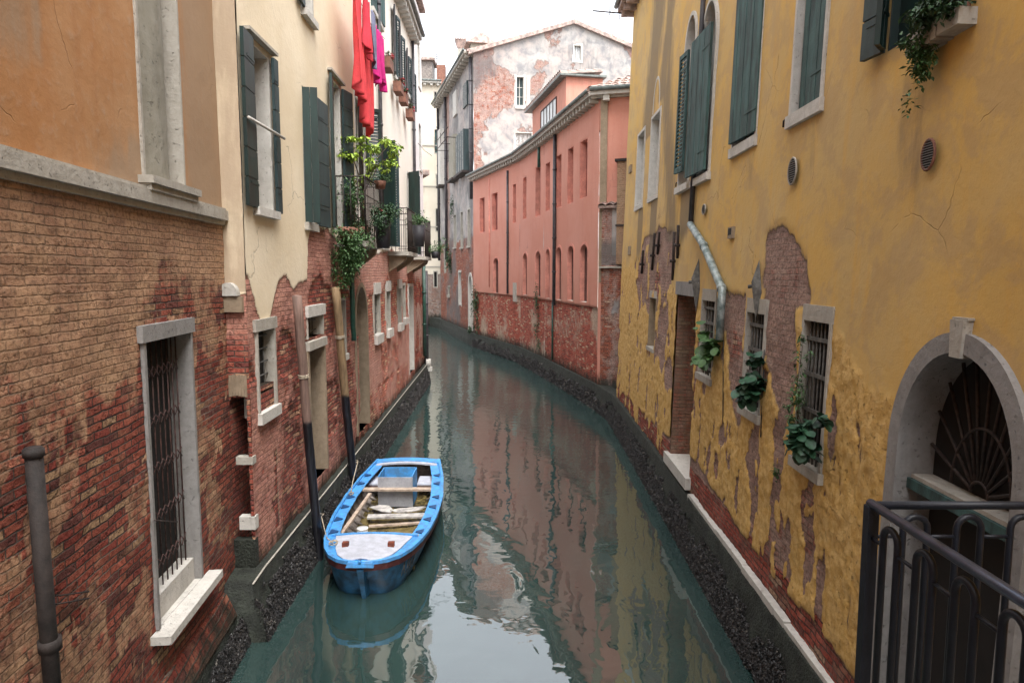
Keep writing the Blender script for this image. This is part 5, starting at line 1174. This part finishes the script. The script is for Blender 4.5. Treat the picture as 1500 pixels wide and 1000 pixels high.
for k in range(13):
    u = UD + .1 + k * .33
    for sg in (-1, 1):
        for (xa, za, xb, zb) in ((bw(u) - .045, gz(u) - .02, bw(u) * .84 - .03, .13), (bw(u) * .84 - .03, .13, bw(u) * .62, .04)): mb.tube([P_(u, sg * xa, za), P_(u, sg * xb, zb)], .022, 6)
mb.build('rib', M['inner'], Bt)
mb = MB(); xw = .60; nn = 17
for k in range(nn):
    u = UD + .02 + (LB - .15 - UD) * k / nn; v = u + (LB - .15 - UD) / nn - .016; dz_ = random.uniform(0, .008); mb.hexa([P_(u, -xw, dz_), P_(u, xw, dz_), P_(v, xw, dz_), P_(v, -xw, dz_), P_(u, -xw, .035 + dz_), P_(u, xw, .035 + dz_), P_(v, xw, .035 + dz_), P_(v, -xw, .035 + dz_)])
for k in range(0):
    x0 = 0
    mb.hexa([P_(UD, x0 + .006, .0), P_(UD, x0 + 2 * xw / nn - .006, .0), P_(LB - .1, x0 + 2 * xw / nn - .006, .0), P_(LB - .1, x0 + .006, .0)] + [P_(UD, x0 + .006, .035), P_(UD, x0 + 2 * xw / nn - .006, .035), P_(LB - .1, x0 + 2 * xw / nn - .006, .035), P_(LB - .1, x0 + .006, .035)])
mb.build('floorboards', M['floorb'], Bt)
mb = MB()
for x in (-.45, .45): mb.hexa([P_(1.3, x - .03, .045), P_(1.3, x + .03, .045), P_(5, x + .03, .045), P_(5, x - .03, .045), P_(1.3, x - .03, .066), P_(1.3, x + .03, .066), P_(5, x + .03, .066), P_(5, x - .03, .066)])
mb.build('floor_batten', M['floorb'], Bt)
for u in (1.35, 1.95, 2.6, 3.15, 3.9, 4.4):
    for sg in (-1, 1):
        z = gz(u) + .021; xo = sg * (bw(u) - .03); xi = sg * (bw(u) - .155); mb = MB(); A = [P_(u - .10, xo, z), P_(u + .10, xo, z), P_(u + .02, xi, z), P_(u - .02, xi, z)]
        if sg < 0: A = A[::-1]
        mb.hexa(A + [p + Vector((0, 0, .012)) for p in A]); mb.build('knee_block', M['darkblue'], Bt)
# inner clamps, stem plate, name marks
mb = MB(); c0 = P_(0, 0, gz(0)); mb.hexa([c0 + Vector(v) for v in ((-.19, -.045, -.03), (.19, -.045, -.03), (.17, .14, -.03), (-.17, .14, -.03), (-.17, -.035, .03), (.17, -.035, .03), (.15, .14, .035), (-.15, .14, .035))]); mb.tube([c0 + Vector((0, -.03, .03)), c0 + Vector((0, -.03, .07))], .02, 8); mb.build('stem_plate', M['blue'], Bt)
# faint registration strokes on the bow
mb = MB()
def onhull(u, f): 
    h = hullsec(u); x = h[3][0] + (h[4][0] - h[3][0]) * f; z = h[3][1] + (h[4][1] - h[3][1]) * f; return P_(u, x + .012, z)
for (ua, fa, ub, fb) in ((.46, .0, .50, .8), (.50, .8, .55, .0), (.47, .35, .54, .35), (.60, .0, .60, .8), (.60, .8, .67, .75), (.60, .4, .66, .4), (.72, .75, .72, .05), (.72, .05, .79, .05), (.84, .1, .86, .8)): mb.tube([onhull(ua, fa), onhull(ub, fb)], .006, 4)
mb.build('bow_lettering', M['greyiron'], Bt)
# loose things in the boat
def rise(o, label, cat, group=None): recenter(o); return tag(o, label, cat, group)
fz = Frame(P_(4.05, -.04, 0), (1, 0, 0), (0, 0, 1), (0, -1, 0)); fz.O.z = 0
bx = empty('wooden_box', fz.P(0, .05, 0), 'open grey plywood box with a blue inside standing in the stern of the boat', 'box')
MB().box(fz, -.33, .33, .07, .64, .30, .32).build('front_panel', M['boxgrey'], bx); MB().box(fz, -.33, -.31, .07, .66, -.30, .299).build('side_panel', M['blue'], bx); MB().box(fz, .31, .33, .07, .66, -.30, .299).build('side_panel', M['blue'], bx)
MB().box(fz, -.309, .309, .07, .66, -.32, -.30).build('back_panel', M['blue'], bx); MB().box(fz, -.309, .309, .34, .36, -.299, .299).build('shelf', M['floorb'], bx)
def plank(u0, x0, u1, x1, z0, z1, wd, th, mat, name, label, cat='plank', group=None):
    a, b = P_(u0, x0, z0), P_(u1, x1, z1); d = (b - a).normalized(); n = Vector((d.y, -d.x, 0)).normalized() * wd / 2; up = Vector((0, 0, th)); mb = MB(); mb.hexa([a - n, a + n, b + n, b - n, a - n + up, a + n + up, b + n + up, b - n + up])
    return rise(mb.build(name, M[mat]), label, cat, group)
plank(1.25, -.62, 3.55, -.50, .36, .36, .06, .04, 'woodpale', 'wooden_stick', 'long pale stick lying along the left side inside the boat', 'stick')
plank(2.95, -.44, 3.02, .58, .14, .14, .17, .035, 'woodgrey', 'plank', 'pale grey board lying straight across the boat floor behind the foredeck', 'plank')
plank(2.62, -.36, 2.80, .55, .09, .09, .07, .03, 'woodpale', 'plank', 'thin brown batten lying across the boat floor nearest the foredeck', 'plank')
mb = MB()
def flake(name, cx, cu, sx, su, rot, z, label):
    pts = []; rr = random.Random(int(cu * 100))
    for k in range(9):
        t = 2 * math.pi * k / 9; r0 = rr.uniform(.7, 1.1); x = sx * r0 * math.cos(t); y = su * r0 * math.sin(t); c, s = math.cos(rot), math.sin(rot); pts.append(P_(cu + x * s + y * c, cx + x * c - y * s, z + rr.uniform(0, .03)))
    mb = MB(); mb.face(pts); mb.face([p - Vector((0, 0, .012)) for p in pts][::-1])
    for k in range(9): A, B_ = pts[k], pts[(k + 1) % 9]; dz = Vector((0, 0, .012)); mb.face([A, A - dz, B_ - dz, B_])
    return rise(mb.build(name, M['woodgrey']), label, 'sheet')
flake('broken_sheet', -.25, 3.42, .30, .16, -.4, .13, 'broken pale grey sheet lying to the left on the boat floor'); flake('broken_sheet', .22, 3.30, .34, .10, .35, .16, 'narrow broken grey sheet lying to the right on the boat floor')
c = P_(2.15, -.38, .08); bk = empty('bucket', c, 'small white plastic bailer by the foredeck inside the boat', 'bucket'); mb = MB(); mb.tube([c, c + Vector((0, 0, .16))], .075, 14, r2=.09); mb.build('tub', M['whiteplastic'], bk); mb = MB(); mb.tube([c + Vector((0, 0, .161)), c + Vector((0, 0, .18))], .096, 14); mb.build('lid', M['whiteplastic'], bk)
mb = MB(); a = P_(.75, -bw(.75) + .1, gz(.7) + .04); q = Vector((-3.03, 10.4, .72)); mb.tube([a, a + Vector((-.12, .12, .03)), a.lerp(q, .5) - Vector((0, 0, .12)), q + Vector((.05, -.05, 0)), q + Vector((.06, .06, .0)), q + Vector((-.06, .07, 0)), q + Vector((-.075, -.05, 0)), q + Vector((.03, -.08, -.01))], .008, 6)
for k in range(3): mb.tube([a + Vector((.06 * math.cos(t * .7 + k), (.08 + .01 * k) * math.sin(t * .7 + k), .004 + .006 * k)) for t in range(10)], .007, 6, cap=False)
rise(mb.build('mooring_rope', M['rope']), 'pale rope coiled on the bow and tied to the near pole', 'rope')
mb = MB(); a = P_(3.3, -bw(3.3) + .05, gz(3.3) + .05); q = Vector((-3.12, 13.2, .8)); mb.tube([a, a.lerp(q, .5) - Vector((0, 0, .1)), q + Vector((.08, -.05, 0)), q + Vector((.05, .09, 0)), q + Vector((-.08, .05, 0)), q + Vector((-.04, -.09, 0)), q + Vector((.08, -.05, 0))], .010, 6)
for k in range(2): mb.tube([a + Vector((.045 * math.cos(t * .7), .07 * math.sin(t * .7), -.02 + .010 * k)) for t in range(10)], .007, 6, cap=False)
rise(mb.build('mooring_rope', M['rope']), 'pale rope coiled amidships and tied to the far pole', 'rope')

# ================================================================== plants
def leaves(mb, c, rad, n, size, rnd, droop=.3, shape=4, flat=0.0):
    c = Vector(c); R3 = Vector(rad); vs, fs = [], []
    n = int(n * 1.35); clumps = [(c + Vector((rnd.gauss(0, .5) * R3.x, rnd.gauss(0, .5) * R3.y, rnd.gauss(0, .5) * R3.z))) for _ in range(max(3, n // 22))]
    for _ in range(n):
        k = rnd.choice(clumps); p = k + Vector((rnd.gauss(0, .22) * R3.x, rnd.gauss(0, .22) * R3.y, rnd.gauss(0, .22) * R3.z)); s = size * rnd.uniform(.6, 1.3)
        d = Vector((rnd.uniform(-1, 1), rnd.uniform(-1, 1), rnd.uniform(-.9, .5) - droop)).normalized(); sd = d.cross(Vector((rnd.uniform(-.5, .5), rnd.uniform(-.5, .5), 1))).normalized(); up = sd.cross(d).normalized(); i = len(vs)
        if shape == 4:
            vs += [p, p + d * s * .5 + sd * s * .24 + up * s * .08, p + d * s, p + d * s * .5 - sd * s * .24 + up * s * .08]; fs += [(i, i + 1, i + 2), (i, i + 2, i + 3)]
        else:
            vs.append(p); m = 8; ring_ = [(.08, .16), (.30, .36), (.58, .40), (.86, .24), (1.0, 0), (.86, -.24), (.58, -.40), (.30, -.36), (.08, -.16)]
            vs += [p + d * s * a + sd * s * b + up * s * (.10 * abs(b) * 2 - .06 * a * a) for a, b in ring_]; vs.append(p + d * s * .55); 
            k0 = i + 1; cc = i + len(ring_) + 1; L_ = len(ring_)
            for q in range(L_ - 1): fs.append((cc, k0 + q, k0 + q + 1))
            fs.append((cc, k0 + L_ - 1, k0))
    mb.mesh(vs, fs, smooth=(shape != 4))
def stems(mb, c, tips, r=.006):
    for t in tips:
        c_, t_ = Vector(c), Vector(t); m = c_.lerp(t_, .5) + Vector((random.uniform(-.04, .04), random.uniform(-.04, .04), .05)); mb.tube([c_, m, t_], r, 5, r2=r * .5)
rp = random.Random(12)
def plant(name, base, cl, label, cat='plant', mat='leafdark', group=None, tips=None):
    root = empty(name, Vector(base), label, cat, group); mb = MB()
    for (c, r, n, s, sh) in cl: leaves(mb, c, r, n, s, rp, shape=sh)
    mb.build('foliage', M[mat], root); st = MB(); stems(st, base, tips or [Vector(c) + Vector((0, 0, r[2] * .3)) for c, r, n, s, sh in cl]); st.build('stem', M['stem'], root); return root
FYh = FY.hit; PY = FY.P
def yp(px, py, n): return PY(*FYh(px, py, n), n)
b = yp(1188, 672, .02); plant('leafy_shrub', b, [(yp(1184, 640, .16), (.13, .15, .20), 80, .125, 8), (yp(1188, 655, .18), (.09, .11, .12), 50, .135, 8), (yp(1166, 625, .1), (.09, .10, .13), 34, .10, 8), (yp(1205, 610, .12), (.06, .08, .10), 10, .14, 8)], 'shrub with big round blue green leaves spilling over the sill of the nearest grilled window', 'shrub', 'leafblue')
b = yp(1170, 660, .02); plant('dry_climber', b, [(yp(1170, 580, .08), (.06, .07, .36), 150, .05, 4), (yp(1176, 510, .08), (.07, .10, .12), 60, .05, 4), (yp(1165, 600, .06), (.10, .08, .12), 80, .05, 4)], 'straggling pale green climber on the left edge of the nearest grilled window', 'climber', 'leaf')
b = yp(1106, 590, .02); plant('leafy_shrub', b, [(yp(1100, 555, .18), (.14, .20, .16), 80, .13, 8), (yp(1092, 570, .2), (.09, .12, .10), 30, .12, 8), (yp(1108, 530, .10), (.08, .1, .12), 14, .14, 8)], 'shrub with broad green leaves filling the sill of the middle grilled window', 'shrub', 'leafblue')
b = yp(1036, 548, .02); plant('leafy_shrub', b, [(yp(1036, 505, .15), (.14, .3, .26), 60, .15, 8), (yp(1028, 522, .25), (.10, .14, .08), 14, .17, 8)], 'small leafy shrub behind the bars of the farthest grilled window', 'shrub', 'leaf')
b = yp(1137, 700, .0); plant('wall_weed', b, [(yp(1137, 690, .05), (.05, .06, .12), 40, .045, 4)], 'thin green weed growing from the flaking plaster below the grilled windows', 'weed', 'leaf')
b = yp(1352, 60, .08); plant('trailing_plant', b, [(yp(1348, 72, .14), (.09, .10, .20), 520, .045, 4), (yp(1350, 105, .12), (.05, .07, .09), 170, .04, 4), (yp(1332, 62, .14), (.06, .06, .06), 70, .045, 4)], 'green plant trailing from the high window sill beside the dark shutter', 'plant', 'leaf')
b = yp(1368, 25, .1); plant('sill_plant', b, [(yp(1375, 8, .12), (.12, .12, .11), 420, .05, 4), (yp(1400, 4, .12), (.12, .1, .08), 220, .05, 4), (yp(1350, 22, .12), (.09, .09, .08), 120, .045, 4)], 'dense dark green pot plant on the high window sill above the trailing plant', 'plant', 'leafdark')
pt = MB(); q = yp(1385, 28, .06); pt.tube([q - FY.S * .22, q + FY.S * .12], .035, 10); rise(pt.build('flower_trough', M['terracotta']), 'dark red flower trough on the stone sill of the high near window', 'trough')

# ================================================================== balconies
def balcony(parent, s0, s1, z, out, rh, name='balcony', sp=.11):
    F = FB; sl = MB().box(F, s0, s1, z - .11, z, 0, out).build(name, M['stone'], parent)
    for s in (s0 + .25, s1 - .25):
        mb = MB(); prof = [(0, 0), (out * .85, 0), (out * .8, -.12), (out * .5, -.26), (out * .2, -.38), (0, -.46)]; A = [F.P(s - .09, z - .11 + b, a) for a, b in prof]; B_ = [F.P(s + .09, z - .11 + b, a) for a, b in prof]
        mb.face(A); mb.face(B_[::-1])
        for i in range(len(prof)): j = (i + 1) % len(prof); mb.face([A[i], B_[i], B_[j], A[j]])
        mb.build('corbel', M['terracotta' if False else 'revealbeige'], sl)
    mb = MB(); i_ = .03; path = [(s0 + i_, 0), (s0 + i_, out - i_), (s1 - i_, out - i_), (s1 - i_, 0)]
    for h in (rh, rh * .12, rh * .72):
        mb.tube([F.P(a, z + h, b) for a, b in path[:2]], .014 if h == rh else .009, 6); mb.tube([F.P(a, z + h, b) for a, b in path[1:3]], .014 if h == rh else .009, 6); mb.tube([F.P(a, z + h, b) for a, b in path[2:]], .014 if h == rh else .009, 6)
    for (a, b) in zip(path[:-1], path[1:]):
        L = math.dist(a, b); k = max(1, int(L / sp))
        for q in range(k + 1):
            u = q / k; s, o = a[0] + (b[0] - a[0]) * u, a[1] + (b[1] - a[1]) * u; mb.tube([F.P(s, z, o), F.P(s, z + rh, o)], .008 if 0 < q < k else .014, 5)
    mb.build('railing', M['iron'], sl); return sl
zb = 5.12
balcony(B1, 13.25, 15.0, zb, .58, 1.22); balcony(B2, 19.2, 21.2, zb - .02, .60, 1.2); balcony(B2, 23.0, 24.9, zb - .06, .66, 1.25)
PB_ = FB.P
def potplant(s, n, z, r, h, lab, mat='leafdark', pm='terracotta', fol=None, hang=None, cat='potted plant', group='potted plants on the left balconies', fl=False):
    base = PB_(s, z, n); root = empty('potted_plant', base, lab, cat, group); mb = MB(); mb.tube([base, base + Vector((0, 0, h))], r * .75, 14, r2=r); mb.build('pot', M[pm], root)
    mb = MB()
    for (c, rr, k, sz) in fol: leaves(mb, base + Vector(c), rr, k, sz, rp)
    mb.build('foliage', M[mat], root)
    if fl:
        mb = MB(); leaves(mb, base + Vector((0, 0, h + .1)), (.12, .12, .05), 60, .05, rp); mb.build('flowers', M['flower'], root)
    st = MB(); stems(st, base + Vector((0, 0, h * .9)), [base + Vector(c) for c, rr, k, sz in fol]); st.build('stem', M['stem'], root); return root
potplant(12.75, .30, zb + .02, .16, .2, 'wide terracotta pot with ivy cascading far down the brick wall left of the first balcony', mat='leaf', fol=[((.0, .1, -.30), (.22, .30, .34), 2600, .06), ((.0, .0, .08), (.26, .26, .12), 600, .06), ((.12, .55, -.02), (.2, .34, .2), 1000, .06), ((-.05, .0, -.75), (.1, .16, .16), 420, .05)])
potplant(13.9, .78, zb - .12, .17, .62, 'tall black planter with a bushy plant hung outside the first balcony', pm='blackpot', fol=[((0, 0, .70), (.24, .28, .17), 1000, .055), ((.0, -.25, .5), (.16, .22, .22), 600, .055)], fl=True)
potplant(13.7, .25, zb + .01, .13, .25, 'tall thin plant in a small pot standing inside the first balcony railing', fol=[((0, 0, .9), (.18, .26, .36), 760, .055), ((0, .3, .4), (.16, .26, .2), 420, .055)], mat='leaf')
potplant(14.6, .62, zb + 1.14, .13, .16, 'small planter of mixed greens hooked on the first balcony rail', pm='terracotta', fol=[((0, 0, .22), (.2, .24, .09), 260, .05)], mat='leaf')
potplant(20.2, .76, zb + .15, .2, .62, 'grey planter with frothy yellow green flowers hung outside the second balcony', pm='blackpot', fol=[((0, 0, .78), (.28, .32, .20), 620, .06)], mat='leaf')
potplant(24.2, .86, zb - .1, .16, .24, 'round light green bush in a small pot beyond the third balcony rail', pm='blackpot', fol=[((.05, 0, .36), (.28, .30, .20), 480, .065)], mat='leaf')
base = PB_(14.0, zb + .01, .35); root = empty('small_tree', base, 'thin potted tree with bright yellow green leaves on the first balcony', 'tree', None)
mb = MB(); mb.tube([base, base + Vector((0, 0, .3))], .13, 12, r2=.17); mb.build('pot', M['terracotta'], root)
mb = MB(); tips = [base + Vector(v) for v in ((-.1, -.2, 1.7), (.25, 0, 1.85), (.5, -.2, 1.6), (.2, .2, 1.5), (-.28, -.2, 1.75), (.05, -.3, 1.95), (.38, -.1, 1.95), (.7, .1, 1.8), (.1, .1, 1.25), (-.3, .1, 1.3), (.55, .5, 2.1), (-.35, -.1, 2.0))]
mb.tube([base + Vector((0, 0, .28)), base + Vector((.05, .02, 1.2))], .018, 6)
for t in tips: mb.tube([base + Vector((.05, .02, 1.0)), (base + Vector((.05, .02, 1.2))).lerp(t, .5) + Vector((0, 0, .08)), t], .009, 5, r2=.004)
mb.build('trunk', M['stem'], root); mb = MB()
for t in tips: leaves(mb, t, (.20, .20, .10), 80, .10, rp)
mb.build('crown', M['leafyel'], root)
for (px, py, lab) in ((570, 92, 'flower box under the nearest slit window in the second cream house'), (585.5, 127, 'flower box under the second slit window, left of two close boxes'), (593, 143, 'flower box under the third slit window, right of two close boxes'), (602.5, 166, 'flower box under the farthest slit window beside the drainpipe')):
    s, t = FB.hit(px, py, .25); base = PB_(s, t - .2, .22); root = empty('flower_box', base, lab, 'flower box', 'flower boxes on the second cream house'); MB().box(FB, s - .3, s + .3, t - .2, t + .08, .10, .32).build('trough', M['terracotta'], root); mb = MB(); leaves(mb, base + Vector((0, 0, .36)), (.12, .28, .08), 170, .06, rp); mb.build('foliage', M['leafdark'], root); mb = MB(); leaves(mb, base + Vector((.05, 0, .38)), (.08, .16, .07), 90, .06, rp); mb.build('flowers', M['flower'], root)
# wall weeds far off
def wweed(fr, px, py, rad, n, s, lab, off=.08):
    q = fr.P(*fr.hit(px, py), off); plant('wall_weed', q, [(q, rad, n, s, 4)], lab, 'weed', 'leafdark')
wweed(FC, 661, 382, (.25, .4, 1.0), 420, .16, 'dark ivy clump on the brick of the peeling house below its small windows'); wweed(FC, 664, 300, (.2, .3, .9), 160, .14, 'thin ivy strand hanging below the wooden bay of the peeling house')
wweed(FP[2][0], 699, 448, (.25, .4, 1.1), 380, .15, 'green weeds on the brick under the far left corner of the pink house'); wweed(FP[1][0], 789, 450, (.15, .25, .9), 260, .10, 'weeds on the brick below the dark slot window of the pink house')
wweed(FP[1][0], 792, 500, (.1, .25, .4), 120, .08, 'low weeds near the foot of the pink house brickwork'); wweed(FC, 691, 482, (.2, .4, .3), 120, .14, 'grass tuft at the foot of the pale arched doorway')

# ================================================================== laundry
ls, lz = 13.1, 9.75; LN = .42
mb = MB(); mb.tube([FB.P(12.4, 9.95, .45), FB.P(13.5, 9.78, LN), FB.P(15.0, 9.72, LN), FB.P(16.6, 9.95, .45)], .008, 5); rise(mb.build('washing_line', M['rope']), 'thin washing line strung along the cream wall above the balcony', 'washing line')
def cloth(s0, s1, ztop, z0, z1, mat, name, label, cat, seed, amp=.05, taper=0.0, n0=LN):
    rr = np.random.RandomState(seed); ph = rr.rand(4) * 6; nu, nv = 26, 34; vs, fs = [], []
    for j in range(nv + 1):
        v = j / nv
        for i in range(nu + 1):
            u = i / nu; zb_ = z0 + (z1 - z0) * u + .05 * math.sin(7 * u + ph[0]); z = ztop + (zb_ - ztop) * v; w = 1 - taper * v
            s = (s0 + s1) / 2 + (s1 - s0) * (u - .5) * w + .03 * math.sin(5 * v + ph[1]) * v
            n = n0 + (1.6 * amp * math.sin(u * 15 + ph[2] + v * 1.5) + amp * .5 * math.sin(u * 31 + ph[3] - v * 2)) * (.35 + .65 * v)
            vs.append(FB.P(s, z, n))
    for j in range(nv):
        for i in range(nu): a = j * (nu + 1) + i; fs.append((a, a + 1, a + nu + 2, a + nu + 1))
    mb = MB(); mb.mesh(vs, fs); o = mb.build(name, M[mat]); recenter(o); m = o.modifiers.new('th', 'SOLIDIFY'); m.thickness = .006; return tag(o, label, cat, 'laundry on the line')
cloth(13.3, 13.8, 9.82, 8.1, 7.75, 'red', 'hanging_cloth', 'long coral red sheet nearest the camera on the washing line', 'sheet', 1, .06)
cloth(13.7, 14.15, 9.80, 8.9, 8.7, 'redd', 'hanging_cloth', 'short deep red cloth folded over the line between the two long sheets', 'cloth', 2, .05, n0=LN + .12)
cloth(14.05, 14.85, 9.76, 7.6, 7.35, 'red', 'hanging_cloth', 'longest coral red sheet hanging behind the grey cloth, down to the yellow tree', 'sheet', 3, .06)
cloth(14.3, 14.6, 9.76, 8.8, 8.7, 'greycloth', 'hanging_cloth', 'small grey blue garment between the red and magenta laundry', 'cloth', 4, .03, n0=LN + .14)
cloth(14.8, 15.5, 9.74, 8.75, 8.5, 'magenta', 'hanging_cloth', 'larger magenta garment on the washing line', 'garment', 5, .05, .2, n0=LN + .06)
cloth(15.55, 16.1, 9.78, 8.8, 8.6, 'magenta', 'hanging_cloth', 'smaller magenta garment farthest along the washing line', 'garment', 6, .05, .3, n0=LN + .06)

# ================================================================== railing, near right
RZ = 3.55
def toxy(px, py, z):
    d = ray(px, py); k = (z - CAMZ) / d.z; return d.x * k, d.y * k
cx, cy = toxy(1277, 739, RZ); rx = 2.82
Rl = empty('railing', (cx, cy, 2.45), 'dark blue grey steel railing with looped bars at the lower right corner', 'railing')
Cn = Vector((cx, cy, RZ)); base = 2.45
mb = MB(); mb.box(Frame((cx, cy, 0), (1, 0, 0), (0, 0, 1), (0, -1, 0)), -.022, .022, base, RZ - .004, -.022, .022); mb.build('post', M['rail'], Rl)
yn = .75
mb = MB(); mb.tube([Vector((cx, cy + .012, RZ + .004)), Vector((cx, yn, RZ + .004))], .019, 12); mb.build('handrail', M['railtop'], Rl)
mb = MB(); mb.tube([Vector((cx, cy, RZ - .002)), Vector((rx, cy, RZ - .002))], .017, 10); mb.build('handrail', M['rail'], Rl)
def loops(p0, dirv, n, pitch, wdt, first):
    for k in range(n):
        a = p0 + dirv * (first + k * pitch); b = a + dirv * wdt; r = wdt / 2; top = RZ - .05 - r; c = a.lerp(b, .5); pts = [Vector((a.x, a.y, base)), Vector((a.x, a.y, top))]
        pts += [Vector((c.x, c.y, top)) - dirv * r * math.cos(math.pi * q / 8) + Vector((0, 0, r * math.sin(math.pi * q / 8))) for q in range(1, 8)]; pts += [Vector((b.x, b.y, top)), Vector((b.x, b.y, base))]
        mb = MB(); mb.tube(pts, .0135, 10); mb.build('looped_bar', M['rail'], Rl)
        if k < n - 1: mb = MB(); q = a + dirv * pitch; mb.tube([Vector((b.x, b.y, RZ - .135)), Vector((q.x, q.y, RZ - .135))], .008, 8); mb.build('link_bar', M['rail'], Rl)
        if k == 0: mb = MB(); mb.tube([Vector((p0.x, p0.y, RZ - .135)), Vector((a.x, a.y, RZ - .135))], .008, 8); mb.build('link_bar', M['rail'], Rl)
loops(Vector((cx, cy, 0)), Vector((1, 0, 0)), 5, .222, .10, .135); loops(Vector((cx, cy, 0)), Vector((0, -1, 0)), 8, .222, .10, .10)
mb = MB(); mb.tube([Vector((cx, cy, base + .1)), Vector((rx, cy, base + .1))], .012, 8); mb.tube([Vector((cx, cy, base + .1)), Vector((cx, yn, base + .1))], .012, 8); mb.build('bottom_rail', M['rail'], Rl)
lp = MB().box(Frame((0, 0, 0), (1, 0, 0), (0, 0, 1), (0, 1, 0)), cx - .12, 2.95, 2.15, base, -3, cy + .14).build('landing', M['greystone']); lp['kind'] = 'structure'
# overhead wires between the far houses
for k, (a, b) in enumerate(((FB.P(26, 9.3, .1), FB.P(28.1, 9.2, .4)), (FB.P(20, 9.8, .1), FB.P(24, 10.2, .3)))):
    mb = MB(); mb.tube([a, a.lerp(b, .5) - Vector((0, 0, .05)), b], .012, 4); rise(mb.build('wire', M['cable']), ['thin dark wire crossing in front of the white house', 'thin dark wire between the slit windows of the second cream house'][k], 'wire')
